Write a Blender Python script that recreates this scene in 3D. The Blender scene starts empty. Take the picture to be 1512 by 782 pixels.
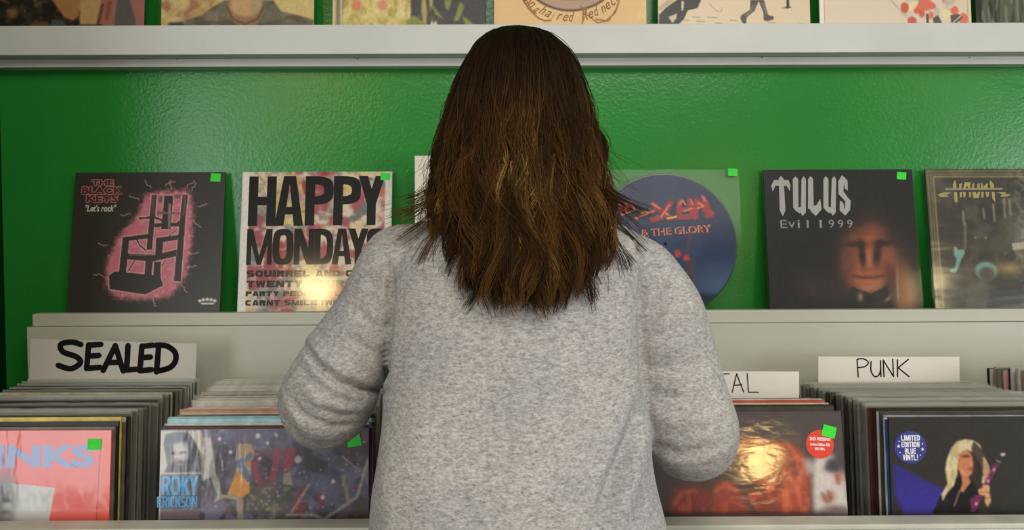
import bpy, bmesh, math, random
import numpy as np
from mathutils import Vector, Matrix, Euler
R = math.radians
C = bpy.context.scene.collection
sc = bpy.context.scene
random.seed(7)

# ------------------------------------------------------------------ camera
FPX, CX, CY = 1250.0, 756.0, 391.0
CAM = Vector((0.0, 0.0, 1.36))
ROT = Matrix.Rotation(R(-0.32), 3, 'Z') @ Matrix.Rotation(R(90 - 1.88), 3, 'X') @ Matrix.Rotation(R(-0.26), 3, 'Z')
cd = bpy.data.cameras.new('camera'); cd.sensor_width = 36; cd.lens = 36 * FPX / 1512; cd.clip_start = .02
co = bpy.data.objects.new('camera', cd); C.objects.link(co); co.location = CAM; co.rotation_euler = ROT.to_euler()
sc.camera = co

def P(px, py, y):
    """point seen at a pixel of the photograph, at distance y in front of the camera wall-wards"""
    d = ROT @ Vector(((px - CX) / FPX, -(py - CY) / FPX, -1.0))
    return CAM + d * (y / d.y)
RINV = ROT.transposed()
def proj(v):
    q = RINV @ (Vector(v) - CAM)
    return CX - q.x / q.z * FPX, CY + q.y / q.z * FPX

# ------------------------------------------------------------------ light and exposure
w = bpy.data.worlds.new('world'); sc.world = w; w.use_nodes = True
w.node_tree.nodes['Background'].inputs[0].default_value = (0.93, 0.97, 1.0, 1)
w.node_tree.nodes['Background'].inputs[1].default_value = 0.13
def area(name, loc, target, sx, sy, power, col, shape='RECTANGLE'):
    l = bpy.data.lights.new(name, 'AREA'); l.energy = power; l.color = col; l.shape = shape; l.size = sx
    if shape in ('RECTANGLE', 'ELLIPSE'): l.size_y = sy
    o = bpy.data.objects.new(name, l); C.objects.link(o); o.location = loc
    o.rotation_euler = (Vector(target) - Vector(loc)).to_track_quat('-Z', 'Y').to_euler()
    return o
area('ceiling_panel_light', (0.45, -0.5, 2.60), (0.35, 0.45, 0), 1.6, 1.2, 37, (1.0, .95, .87))
area('shop_window_light', (3.5, -1.1, 1.35), (0.1, 1.5, 1.2), 1.6, 1.3, 46, (.90, .96, 1.0))
area('shop_window_light', (-3.1, -3.9, 1.60), (-.3, 1.6, 1.2), 1.5, 2.2, 58, (.92, .97, 1.0))
area('bulb_light', (-1.50, -3.0, 2.70), (-.45, 1.7, 1.2), .28, .28, 10, (1.0, .76, .34), 'DISK')
area('bulb_light', (3.3, -3.0, 2.70), (.9, 1.7, 1.2), .30, .30, 5, (1.0, .80, .45), 'DISK')
area('bulb_light', (1.46, -2.4, 1.53), (.4, 1.3, 1.0), .20, .20, 3.4, (1.0, .70, .26), 'DISK')
vs = sc.view_settings
vs.view_transform = 'Standard'; vs.look = 'None'; vs.exposure = 0.28; vs.gamma = 1.0; vs.use_curve_mapping = False
sc.cycles.use_denoising = True
sc.cycles.transparent_max_bounces = 24
sc.cycles.max_bounces = 8

# ------------------------------------------------------------------ materials
def lin(c):
    c = np.asarray(c, float)
    return np.where(c <= .04045, c / 12.92, ((c + .055) / 1.055) ** 2.4)
def L8(r, g, b): return tuple(lin(np.array([r, g, b]) / 255.)) + (1.0,)
MATS = {}
def mat(name, col=None, rough=.6, coat=0., coat_rough=.05, spec=.5, noise=0., nscale=30., bump=0., bscale=60., attr=None, objcol=False, sheen=0., stretch=(1, 1, 1), bdist=.002, coatbump=0., cbscale=25., cbstretch=(1, 1, 1)):
    m = bpy.data.materials.new(name); m.use_nodes = True
    nt = m.node_tree; N = nt.nodes; Lk = nt.links; b = N['Principled BSDF']
    b.inputs['Roughness'].default_value = rough
    b.inputs['Specular IOR Level'].default_value = spec
    b.inputs['Coat Weight'].default_value = coat
    b.inputs['Coat Roughness'].default_value = coat_rough
    if sheen: b.inputs['Sheen Weight'].default_value = sheen
    tc = N.new('ShaderNodeTexCoord'); mp = N.new('ShaderNodeMapping'); mp.inputs['Scale'].default_value = stretch
    Lk.new(tc.outputs['Object'], mp.inputs['Vector'])
    src = None
    if attr:
        a = N.new('ShaderNodeAttribute'); a.attribute_name = attr; src = a.outputs['Color']
    elif objcol:
        a = N.new('ShaderNodeObjectInfo'); src = a.outputs['Color']
    else:
        b.inputs['Base Color'].default_value = col
    nz = N.new('ShaderNodeTexNoise'); nz.inputs['Scale'].default_value = nscale; nz.inputs['Detail'].default_value = 5
    Lk.new(mp.outputs['Vector'], nz.inputs['Vector'])
    mx = N.new('ShaderNodeMix'); mx.data_type = 'RGBA'; mx.blend_type = 'MULTIPLY'; mx.inputs['Factor'].default_value = 1.0
    mr = N.new('ShaderNodeMapRange'); mr.inputs['From Min'].default_value = .3; mr.inputs['From Max'].default_value = .7
    mr.inputs['To Min'].default_value = 1 - noise; mr.inputs['To Max'].default_value = 1 + noise * .4
    Lk.new(nz.outputs['Fac'], mr.inputs['Value'])
    if src is not None: Lk.new(src, mx.inputs['A'])
    else: mx.inputs['A'].default_value = col
    Lk.new(mr.outputs['Result'], mx.inputs['B'])
    Lk.new(mx.outputs['Result'], b.inputs['Base Color'])
    if bump:
        n2 = N.new('ShaderNodeTexNoise'); n2.inputs['Scale'].default_value = bscale; n2.inputs['Detail'].default_value = 4
        Lk.new(mp.outputs['Vector'], n2.inputs['Vector'])
        bp = N.new('ShaderNodeBump'); bp.inputs['Strength'].default_value = bump; bp.inputs['Distance'].default_value = bdist
        Lk.new(n2.outputs['Fac'], bp.inputs['Height']); Lk.new(bp.outputs['Normal'], b.inputs['Normal'])
    if coatbump:
        m2 = N.new('ShaderNodeMapping'); m2.inputs['Scale'].default_value = cbstretch
        Lk.new(tc.outputs['Object'], m2.inputs['Vector'])
        n2 = N.new('ShaderNodeTexNoise'); n2.inputs['Scale'].default_value = cbscale; n2.inputs['Detail'].default_value = 3
        Lk.new(m2.outputs['Vector'], n2.inputs['Vector'])
        bp = N.new('ShaderNodeBump'); bp.inputs['Strength'].default_value = coatbump; bp.inputs['Distance'].default_value = .01
        Lk.new(n2.outputs['Fac'], bp.inputs['Height']); Lk.new(bp.outputs['Normal'], b.inputs['Coat Normal'])
    MATS[name] = m
    return m

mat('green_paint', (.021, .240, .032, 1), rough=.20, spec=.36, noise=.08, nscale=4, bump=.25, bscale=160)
mat('shaded_green_paint', (.003, .030, .006, 1), rough=.9, spec=.1, noise=.12, nscale=5, bump=.25, bscale=160)  # green wall paint with the shade on the left wall put into its colour
mat('white_paint', (.64, .645, .60, 1), rough=.5, noise=.07, nscale=6, bump=.15, bscale=90)
mat('sage_paint', (.55, .54, .44, 1), rough=.5, noise=.07, nscale=5, bump=.15, bscale=90)
mat('worn_rail_paint', (.60, .59, .49, 1), rough=.45, noise=.22, nscale=14, bump=.1, bscale=90)
mat('nail_steel', (.22, .21, .19, 1), rough=.45)
mat('ceiling_paint', (.40, .40, .38, 1), rough=.8, noise=.05)
mat('floor_wood', (.16, .10, .06, 1), rough=.5, noise=.35, nscale=9, stretch=(8, 1, 1))
mat('black_metal', (.01, .01, .012, 1), rough=.5)
mat('print_satin', attr='Col', rough=.5, spec=.45, coat=.35, coat_rough=.30, noise=.04, nscale=400)
mat('print_gloss', attr='Col', rough=.45, spec=.2, coat=.8, coat_rough=.085, noise=.03, nscale=300, coatbump=.02, cbscale=6)
mat('print_plain', attr='Col', rough=.55, spec=.2, coat=.08, coat_rough=.2, noise=.04, nscale=300)
mat('print_wrap_soft', attr='Col', rough=.45, spec=.3, coat=1, coat_rough=.12, noise=.03, nscale=300, coatbump=.22, cbscale=5, cbstretch=(.7, 1, 2.0))
mat('print_wrap', attr='Col', rough=.4, coat=.7, coat_rough=.09, noise=.03, nscale=300, coatbump=.14, cbscale=11, cbstretch=(2.4, 1, .7))
mat('print_wrap_wide', attr='Col', rough=.4, coat=1, coat_rough=.09, noise=.03, nscale=300, coatbump=.045, cbscale=24, cbstretch=(.8, 1, 1.7))
mat('print_paper', attr='Col', rough=.7, noise=.04, nscale=200)
mat('card_edge', (.62, .58, .50, 1), rough=.8, noise=.25, nscale=60)
mat('jacket_tint', objcol=True, rough=.5, spec=.3, coat=.12, coat_rough=.2, noise=.35, nscale=40, stretch=(1, 1, 1))
mat('inner_paper', (.035, .028, .022, 1), rough=.8, noise=.4, nscale=70)
mat('inner_white', (.60, .57, .50, 1), rough=.8, noise=.3, nscale=70)
mat('white_card', (.80, .74, .66, 1), rough=.65, noise=.06, nscale=12, bump=.1, bscale=200)
mat('grey_card', (.60, .565, .50, 1), rough=.65, noise=.06, nscale=12, bump=.1, bscale=200)
mat('marker_ink', (.010, .008, .008, 1), rough=.7, spec=.1, noise=.3, nscale=90)
mat('green_sticker', L8(40, 225, 45), rough=.5, noise=.12, nscale=90)
mat('vinyl_black', (.008, .008, .009, 1), rough=.25)
mat('skin', (.50, .29, .20, 1), rough=.5, noise=.1, nscale=60)
mat('eye_white', (.8, .8, .78, 1), rough=.2)
mat('denim', (.03, .05, .10, 1), rough=.8, noise=.4, nscale=300)
mat('shoe_leather', (.02, .018, .016, 1), rough=.5, noise=.2)

def film_mat(name, tint, alpha, rough=.12, bump=.3, bscale=30):
    m = bpy.data.materials.new(name); m.use_nodes = True
    nt = m.node_tree; N = nt.nodes; Lk = nt.links
    N.remove(N['Principled BSDF']); out = N['Material Output']
    tr = N.new('ShaderNodeBsdfTransparent'); tr.inputs[0].default_value = (.97, .98, .97, 1)
    gl = N.new('ShaderNodeBsdfGlossy'); gl.inputs['Roughness'].default_value = rough; gl.inputs['Color'].default_value = (1, 1, 1, 1)
    df = N.new('ShaderNodeBsdfDiffuse'); df.inputs['Color'].default_value = tint
    tl = N.new('ShaderNodeBsdfTranslucent'); tl.inputs['Color'].default_value = tint
    s = N.new('ShaderNodeMixShader'); s.inputs[0].default_value = .4
    Lk.new(df.outputs[0], s.inputs[1]); Lk.new(tl.outputs[0], s.inputs[2])
    a = N.new('ShaderNodeMixShader'); a.inputs[0].default_value = alpha
    Lk.new(tr.outputs[0], a.inputs[1]); Lk.new(s.outputs[0], a.inputs[2])
    fr = N.new('ShaderNodeFresnel'); fr.inputs['IOR'].default_value = 1.16
    b = N.new('ShaderNodeMixShader'); Lk.new(fr.outputs[0], b.inputs[0])
    Lk.new(a.outputs[0], b.inputs[1]); Lk.new(gl.outputs[0], b.inputs[2])
    nz = N.new('ShaderNodeTexNoise'); nz.inputs['Scale'].default_value = bscale
    tc = N.new('ShaderNodeTexCoord'); Lk.new(tc.outputs['Object'], nz.inputs['Vector'])
    bp = N.new('ShaderNodeBump'); bp.inputs['Strength'].default_value = bump; bp.inputs['Distance'].default_value = .004
    Lk.new(nz.outputs['Fac'], bp.inputs['Height']); Lk.new(bp.outputs['Normal'], gl.inputs['Normal'])
    Lk.new(b.outputs[0], out.inputs['Surface'])
    MATS[name] = m
film_mat('clear_film', (.75, .78, .74, 1), .012, rough=.09, bump=.10, bscale=9)
film_mat('cloudy_film', (.60, .59, .52, 1), .30, rough=.2)

def marl():
    m = bpy.data.materials.new('grey_marl_knit'); m.use_nodes = True
    nt = m.node_tree; N = nt.nodes; Lk = nt.links; b = N['Principled BSDF']
    b.inputs['Roughness'].default_value = .95; b.inputs['Specular IOR Level'].default_value = .15
    b.inputs['Sheen Weight'].default_value = .12
    tc = N.new('ShaderNodeTexCoord')
    def nz(scale, st, det=3, rough=.6):
        mp = N.new('ShaderNodeMapping'); mp.inputs['Scale'].default_value = st
        Lk.new(tc.outputs['Object'], mp.inputs['Vector'])
        n = N.new('ShaderNodeTexNoise'); n.inputs['Scale'].default_value = scale; n.inputs['Detail'].default_value = det
        n.inputs['Roughness'].default_value = rough
        Lk.new(mp.outputs['Vector'], n.inputs['Vector']); return n.outputs['Fac']
    fleck = nz(125, (1, 1, 2.4)); fleck2 = nz(280, (1, 1, 2.0)); big = nz(9, (1, 1, 1)); dark = nz(210, (1, 1, 3.0), 2, .5)
    r1 = N.new('ShaderNodeValToRGB'); e = r1.color_ramp.elements
    e[0].position = .34; e[0].color = (.205, .192, .184, 1); e[1].position = .66; e[1].color = (.55, .525, .503, 1)
    m1 = N.new('ShaderNodeMath'); m1.operation = 'ADD'; m2 = N.new('ShaderNodeMath'); m2.operation = 'MULTIPLY'; m2.inputs[1].default_value = .5
    Lk.new(fleck, m1.inputs[0]); Lk.new(fleck2, m1.inputs[1]); Lk.new(m1.outputs[0], m2.inputs[0]); Lk.new(m2.outputs[0], r1.inputs[0])
    r2 = N.new('ShaderNodeValToRGB'); e = r2.color_ramp.elements
    e[0].position = .24; e[0].color = (.5, .5, .52, 1); e[1].position = .36; e[1].color = (1, 1, 1, 1)
    Lk.new(dark, r2.inputs[0])
    x = N.new('ShaderNodeMix'); x.data_type = 'RGBA'; x.blend_type = 'MULTIPLY'; x.inputs['Factor'].default_value = 1
    Lk.new(r1.outputs[0], x.inputs['A']); Lk.new(r2.outputs[0], x.inputs['B'])
    r3 = N.new('ShaderNodeValToRGB'); e = r3.color_ramp.elements
    e[0].position = .35; e[0].color = (.88, .88, .92, 1); e[1].position = .6; e[1].color = (1.03, 1.02, 1.0, 1)
    Lk.new(big, r3.inputs[0])
    y = N.new('ShaderNodeMix'); y.data_type = 'RGBA'; y.blend_type = 'MULTIPLY'; y.inputs['Factor'].default_value = 1
    Lk.new(x.outputs['Result'], y.inputs['A']); Lk.new(r3.outputs[0], y.inputs['B'])
    Lk.new(y.outputs['Result'], b.inputs['Base Color'])
    bp = N.new('ShaderNodeBump'); bp.inputs['Strength'].default_value = .5; bp.inputs['Distance'].default_value = .0012
    Lk.new(m2.outputs[0], bp.inputs['Height']); Lk.new(bp.outputs['Normal'], b.inputs['Normal'])
    MATS['grey_marl_knit'] = m
marl()

def hair_mat():
    m = bpy.data.materials.new('brown_hair'); m.use_nodes = True
    nt = m.node_tree; N = nt.nodes; Lk = nt.links; b = N['Principled BSDF']
    a = N.new('ShaderNodeAttribute'); a.attribute_name = 'Col'
    Lk.new(a.outputs['Color'], b.inputs['Base Color'])
    b.inputs['Roughness'].default_value = .5; b.inputs['Specular IOR Level'].default_value = .12; b.inputs['Specular Tint'].default_value = (1, .7, .4, 1)
    MATS['brown_hair'] = m
hair_mat()
mat('hair_under', (.012, .007, .004, 1), rough=.7, noise=.6, nscale=120, stretch=(1, 1, .1), spec=.2)

# ------------------------------------------------------------------ object helpers
def link(name, me, parent=None, mats=()):
    o = bpy.data.objects.new(name, me); C.objects.link(o)
    for m in mats: me.materials.append(MATS[m])
    if parent is not None: o.parent = parent
    return o
def mesh(name, verts, faces, mats=(), parent=None, mi=None, smooth=False, cols=None):
    me = bpy.data.meshes.new(name); me.from_pydata([tuple(v) for v in verts], [], faces)
    o = link(name, me, parent, mats)
    if mi is not None: me.polygons.foreach_set('material_index', mi)
    if smooth: me.polygons.foreach_set('use_smooth', [True] * len(me.polygons))
    if cols is not None: setcols(me, cols)
    me.update(); return o
def setcols(me, cols):
    ca = me.color_attributes.new('Col', 'FLOAT_COLOR', 'POINT')
    a = np.ones((len(cols), 4), np.float32); a[:, :3] = cols
    ca.data.foreach_set('color', a.ravel())
def box_bm(bm, lo, hi, bev=0.0, mi=0, seg=2):
    r = bmesh.ops.create_cube(bm, size=1.0)
    vs = r['verts']
    for v in vs:
        for i in range(3): v.co[i] = lo[i] + (v.co[i] + .5) * (hi[i] - lo[i])
    fs = set(f for v in vs for f in v.link_faces)
    for f in fs: f.material_index = mi
    if bev:
        es = list(set(e for v in vs for e in v.link_edges))
        rr = bmesh.ops.bevel(bm, geom=es, offset=bev, segments=seg, affect='EDGES', profile=.6)
        for f in rr['faces']: f.material_index = mi
def bmobj(name, bm, mats, parent=None, smooth=False):
    me = bpy.data.meshes.new(name); bm.to_mesh(me); bm.free()
    if smooth: me.polygons.foreach_set('use_smooth', [True] * len(me.polygons))
    return link(name, me, parent, mats)
def box(name, lo, hi, m, parent=None, bev=.002):
    bm = bmesh.new(); box_bm(bm, lo, hi, bev); return bmobj(name, bm, [m], parent)
def tag(o, label=None, cat=None, group=None, kind=None):
    for k, v in (('label', label), ('category', cat), ('group', group), ('kind', kind)):
        if v: o[k] = v
    return o
def empty(name, loc=(0, 0, 0), rot=(0, 0, 0)):
    o = bpy.data.objects.new(name, None); C.objects.link(o); o.location = loc; o.rotation_euler = rot
    o.empty_display_size = .05; return o

# ------------------------------------------------------------------ the setting
WALL_Y = 1.81
def struct(o): o['kind'] = 'structure'; return o
struct(box('wall_back', (-1.2, WALL_Y, 0), (3.2, WALL_Y + .1, 2.75), 'green_paint', bev=0))
struct(box('wall_left', (-1.2, .95, 0), (-1.072, WALL_Y, 2.75), 'shaded_green_paint', bev=.004))
struct(box('floor', (-4, -4.2, -.1), (4.2, WALL_Y + .1, 0), 'floor_wood', bev=0))
struct(box('ceiling', (-4, -4.2, 2.75), (4.2, WALL_Y + .1, 2.85), 'ceiling_paint', bev=0))

# upper picture ledge
zt = P(756, 35.5, 1.735).z; zb = P(756, 79, 1.735).z; zs = P(756, 97, 1.775).z
led = tag(empty('display_ledge', (0.4, 1.77, zs)), 'long white painted ledge high on the green wall carrying record sleeves', 'shelf')
def chl(name, lo, hi, m, root, bev=.002):
    o = box(name, lo, hi, m, None, bev); o.parent = root; o.matrix_parent_inverse = Matrix.Translation(-root.location); return o
chl('fascia_board', (-1.068, 1.735, zb), (2.3, 1.753, zt), 'white_paint', led)
chl('ledge_board', (-1.068, 1.7535, zb + .001), (2.3, 1.8095, zb + .018), 'white_paint', led)
chl('cleat', (-1.068, 1.775, zs), (2.3, 1.8095, zb + .0005), 'white_paint', led)
for px in (210, 262, 528, 1125, 1432):
    p = P(px, 87 if px < 700 else 84.5, 1.7745)
    bm = bmesh.new(); bmesh.ops.create_uvsphere(bm, u_segments=10, v_segments=6, radius=.0016)
    o = bmobj('nail', bm, ['nail_steel'], None, True); o.location = p; o.scale = (1, .4, 1)
    o.parent = led; o.matrix_parent_inverse = Matrix.Translation(-led.location)

# record rack: front rail, panels, back panel, shelf board with a lip
RAIL0, RAIL1 = 1.197, 1.237
zr = P(756, 763.5, RAIL1).z
FL = zr - .207                          # bin floor
rack = tag(empty('record_rack', (.3, 1.45, 0)), 'long pale painted record rack with open bins and a display shelf along its back', 'rack')
XL = P(40, 520, 1.70).x
chl('front_rail', (-1.06, RAIL0, zr - .008), (2.2, RAIL1, zr), 'worn_rail_paint', rack, .002)
chl('front_panel', (-1.06, RAIL0 + .001, .08), (2.2, RAIL1 - .012, zr - .0083), 'white_paint', rack)
prof = [(RAIL1 - .0115, FL - .03), (1.6995, FL - .03), (1.6995, FL + .0), (1.305, FL + .0), (1.262, FL - .011), (RAIL1 - .0115, FL - .011)]
o = mesh('bin_floor', [(x, y, z) for x in (-1.06, 2.2) for y, z in prof], [tuple(range(5, -1, -1)), tuple(range(6, 12))] + [(i, (i + 1) % 6, 6 + (i + 1) % 6, 6 + i) for i in range(6)], ['sage_paint']); o.parent = rack; o.matrix_parent_inverse = Matrix.Translation(-rack.location)
chl('riser_board', (.8955, 1.36, FL + .0043), (1.6, 1.66, FL + .046), 'sage_paint', rack)
zp = P(756, 479, 1.70).z; zl = P(756, 459.5, 1.705).z
chl('back_panel', (XL, 1.70, .08), (2.2, 1.735, zp), 'sage_paint', rack)
chl('shelf_lip', (XL + .008, 1.706, zp + .0005), (2.2, 1.735, zl), 'sage_paint', rack, .003)
chl('shelf_board', (XL + .008, 1.7355, zl - .042), (2.2, 1.8095, zl - .022), 'sage_paint', rack)
chl('plinth', (-1.05, RAIL0 + .05, 0.0005), (2.19, 1.69, .0795), 'black_metal', rack)

# ------------------------------------------------------------------ printed artwork painter
class Art:
    def __init__(s, n=220, bg=(0, 0, 0), asp=1.0, seed=1):
        s.w = n; s.h = max(2, int(round(n * asp))); s.asp = asp
        s.u, s.v = np.meshgrid(np.linspace(0, 1, s.w), np.linspace(0, asp, s.h))
        s.c = np.zeros((s.h, s.w, 3)); s.c[:] = np.array(bg) / 255.
        s.rng = np.random.RandomState(seed); s.extra = []
    def noise(s, n, oct=3, sx=1., sy=1.):
        out = np.zeros_like(s.u); amp = 1; tot = 0
        for o in range(oct):
            gx = max(2, int(n * sx * 2 ** o)) + 2; gy = max(2, int(n * sy * 2 ** o)) + 2
            g = s.rng.rand(gy, gx)
            x = s.u * (gx - 2); y = s.v / s.asp * (gy - 2)
            i = np.clip(x.astype(int), 0, gx - 2); j = np.clip(y.astype(int), 0, gy - 2); fx = x - i; fy = y - j
            fx = fx * fx * (3 - 2 * fx); fy = fy * fy * (3 - 2 * fy)
            out += amp * ((g[j, i] * (1 - fx) + g[j, i + 1] * fx) * (1 - fy) + (g[j + 1, i] * (1 - fx) + g[j + 1, i + 1] * fx) * fy)
            tot += amp; amp *= .55
        return out / tot
    def mix(s, a, col):
        a = np.clip(a, 0, 1)[..., None]; s.c = s.c * (1 - a) + np.array(col) / 255. * a
    def ell(s, x, y, rx, ry, col, soft=.01, rot=0, a=1.):
        c_, s_ = math.cos(R(rot)), math.sin(R(rot)); dx = s.u - x; dy = s.v - y
        p = (dx * c_ + dy * s_) / rx; q = (-dx * s_ + dy * c_) / ry
        r = np.sqrt(p * p + q * q); k = soft / min(rx, ry)
        s.mix(a * np.clip((1 + k - r) / (2 * k), 0, 1), col)
    def glow(s, x, y, rx, ry, col, a=1., rot=0, pw=1.):
        c_, s_ = math.cos(R(rot)), math.sin(R(rot)); dx = s.u - x; dy = s.v - y
        p = (dx * c_ + dy * s_) / rx; q = (-dx * s_ + dy * c_) / ry
        s.mix(a * np.exp(-(p * p + q * q) ** pw), col)
    def pin(s, pts, du=0, dv=0):
        u = s.u + du; v = s.v + dv; ins = np.zeros(u.shape, bool); n = len(pts)
        for i in range(n):
            x0, y0 = pts[i]; x1, y1 = pts[(i + 1) % n]
            if y0 == y1: continue
            cnd = ((y0 > v) != (y1 > v)) & (u < (x1 - x0) * (v - y0) / (y1 - y0) + x0)
            ins ^= cnd
        return ins.astype(float)
    def mask(s, pts):
        h = .25 / s.w
        return (s.pin(pts, -h, -h) + s.pin(pts, h, -h) + s.pin(pts, -h, h) + s.pin(pts, h, h)) / 4
    def poly(s, pts, col, a=1.): s.mix(a * s.mask(pts), col)
    def dist(s, pts):
        d = np.full(s.u.shape, 9.)
        for (x0, y0), (x1, y1) in zip(pts[:-1], pts[1:]):
            dx, dy = x1 - x0, y1 - y0; l = dx * dx + dy * dy + 1e-12
            t = np.clip(((s.u - x0) * dx + (s.v - y0) * dy) / l, 0, 1)
            d = np.minimum(d, np.hypot(s.u - x0 - t * dx, s.v - y0 - t * dy))
        return d
    def line(s, pts, w, col, a=1., soft=None):
        k = soft or .5 / s.w
        s.mix(a * np.clip((w / 2 + k - s.dist(pts)) / (2 * k), 0, 1), col)
    def soften(s, grain=.06, r=1):
        for k in range(3): s.c[..., k] = blur(s.c[..., k], r, 1)
        s.c = np.clip(s.c * (1 + grain * 2 * (s.noise(70, 3) - .5)[..., None]) + grain * .5 * (s.rng.rand(s.h, s.w, 1) - .5), 0, 1)
        return s
    def dots(s, n, rmin, rmax, col, a=.9, box=(0, 0, 1, 1)):
        for i in range(n):
            r = s.rng.uniform(rmin, rmax)
            s.ell(s.rng.uniform(box[0], box[2]), s.rng.uniform(box[1], box[3]), r, r * s.rng.uniform(.6, 1.2), col, .002, s.rng.uniform(0, 90), a)

FONT_CACHE = {}
def text_geo(txt, bold=0.0, shear=0.0):
    """outlined word in the built-in letter shapes -> (verts Nx2 in a 0..1 box with y up, faces)"""
    key = (txt, bold, shear)
    if key not in FONT_CACHE:
        c = bpy.data.curves.new('word', 'FONT'); c.body = txt; c.offset = bold; c.shear = shear; c.resolution_u = 3
        o = bpy.data.objects.new('word', c); C.objects.link(o)
        dg = bpy.context.evaluated_depsgraph_get(); dg.update()
        me = bpy.data.meshes.new_from_object(o.evaluated_get(dg))
        v = np.array([(q.co.x, q.co.y) for q in me.vertices]); f = [tuple(p.vertices) for p in me.polygons]
        bpy.data.objects.remove(o); bpy.data.curves.remove(c); bpy.data.meshes.remove(me)
        v = (v - v.min(0)) / (v.max(0) - v.min(0)); FONT_CACHE[key] = (v, f)
    return FONT_CACHE[key]
def word(art, txt, x0, y0, x1, y1, col, bold=.02, shear=0, lift=1, rot=0, skew=0):
    """lettering on a cover: box in cover coordinates (u right, v down)"""
    v, f = text_geo(txt, bold, shear)
    q = np.stack([x0 + v[:, 0] * (x1 - x0), y1 - v[:, 1] * (y1 - y0)], 1)
    if rot:
        m = q.mean(0); c_, s_ = math.cos(R(rot)), math.sin(R(rot)); q = (q - m) @ np.array([[c_, s_], [-s_, c_]]) + m
    art.extra.append((q, f, col, lift))
SHI = [0]
def shapes(art, polys, col, lift=1):
    for i, p in enumerate(polys): art.extra.append((np.array(p, float), [tuple(range(len(p)))], col, lift + (SHI[0] % 23) * .035)); SHI[0] += 1
def ribbon(pts, w):
    """marker stroke as flat pieces"""
    out = []
    for (x0, y0), (x1, y1) in zip(pts[:-1], pts[1:]):
        dx, dy = x1 - x0, y1 - y0; l = math.hypot(dx, dy) or 1e-9; nx, ny = -dy / l * w / 2, dx / l * w / 2
        out.append([(x0 + nx, y0 + ny), (x1 + nx, y1 + ny), (x1 - nx, y1 - ny), (x0 - nx, y0 - ny)])
    for x, y in pts: out.append([(x + w / 2 * math.cos(t * math.pi / 5), y + w / 2 * math.sin(t * math.pi / 5)) for t in range(10)])
    return out
def heavy(ch, st=.30, br=.17):
    """block letters for poster titles, as flat pieces in a unit box (v down)"""
    def bx(x0, y0, x1, y1): return [(x0, y0), (x1, y0), (x1, y1), (x0, y1)]
    def ring(x0, y0, x1, y1, a0=0, a1=360, n=28, e=.62):
        o = []; cx, cy = (x0 + x1) / 2, (y0 + y1) / 2
        def pt(a, ix, iy):
            c_, s_ = math.cos(R(a)), math.sin(R(a))
            return (cx + math.copysign(abs(c_) ** e, c_) * ((x1 - x0) / 2 - ix), cy + math.copysign(abs(s_) ** e, s_) * ((y1 - y0) / 2 - iy))
        for i in range(n):
            a, b = a0 + (a1 - a0) * i / n, a0 + (a1 - a0) * (i + 1) / n
            o.append([pt(a, 0, 0), pt(b, 0, 0), pt(b, st, br), pt(a, st, br)])
        return o
    L = bx(0, 0, st, 1); Rr = bx(1 - st, 0, 1, 1); T = bx(0, 0, 1, br); B = bx(0, 1 - br, 1, 1); m = .5 - br / 2
    bowl = lambda y0, y1: ring(1 - 2 * (1 - st * .6), y0, 1, y1, -90, 90) + [bx(0, y0, st, y0 + br), bx(0, y1 - br, st, y1)]
    d = {'H': [L, Rr, bx(0, m, 1, m + br)], 'E': [L, T, B, bx(0, m, .9, m + br)], 'F': [L, T, bx(0, m, .88, m + br)], 'L': [L, B], 'I': [bx(0, 0, 1, 1)], 'T': [T, bx(.5 - st / 2, 0, .5 + st / 2, 1)],
         'A': [[(.5 - st * .62, 0), (.5 + st * .1, 0), (st * .95, 1), (0, 1)], [(.5 - st * .1, 0), (.5 + st * .62, 0), (1, 1), (1 - st * .95, 1)], bx(.24, .62, .76, .62 + br * .9)],
         'Y': [[(0, 0), (st * 1.05, 0), (.5 + st / 2, .58), (.5 - st / 2, .58)], [(1, 0), (1 - st * 1.05, 0), (.5 - st / 2, .58), (.5 + st / 2, .58)], bx(.5 - st / 2, .56, .5 + st / 2, 1)],
         'M': [bx(0, 0, st * .8, 1), bx(1 - st * .8, 0, 1, 1), [(0, 0), (st, 0), (.5 + st * .36, 1), (.5 - st * .36, 1)], [(1, 0), (1 - st, 0), (.5 - st * .36, 1), (.5 + st * .36, 1)]],
         'N': [bx(0, 0, st * .88, 1), bx(1 - st * .88, 0, 1, 1), [(0, 0), (st * 1.1, 0), (1, 1), (1 - st * 1.1, 1)]],
         'W': [[(0, 0), (st * .8, 0), (.25 + st * .38, 1), (.25 - st * .3, 1)], [(.5 - st * .36, 0), (.5 + st * .36, 0), (.25 + st * .38, 1), (.25 - st * .3, 1)], [(.5 - st * .36, 0), (.5 + st * .36, 0), (.75 + st * .3, 1), (.75 - st * .38, 1)], [(1, 0), (1 - st * .8, 0), (.75 - st * .38, 1), (.75 + st * .3, 1)]],
         'K': [L, [(1 - st * 1.15, 0), (1, 0), (st + .12, .62), (st, .56), (st, .40)], [(st + .02, .50), (st + .26, .36), (1, 1), (1 - st * 1.2, 1)]],
         'V': [[(0, 0), (st, 0), (.5 + st * .5, 1), (.5 - st * .5, 1)], [(1, 0), (1 - st, 0), (.5 - st * .5, 1), (.5 + st * .5, 1)]],
         '-': [bx(.1, m, .9, m + br)], '!': [bx(.2, 0, .8, .68), bx(.2, .80, .8, 1)]}
    if ch in d: return d[ch]
    if ch == 'O': return ring(0, 0, 1, 1)
    if ch == 'Q': return ring(0, 0, 1, 1) + [[(.5, .65), (.72, .6), (1, 1.08), (.78, 1.08)]]
    if ch == 'D': return [L] + bowl(0, 1)
    if ch == 'P': return [L] + bowl(0, .58)
    if ch == 'R': return [L] + bowl(0, .56) + [[(.42, .5), (.42 + st * 1.1, .46), (1, 1), (1 - st * 1.15, 1)]]
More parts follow.
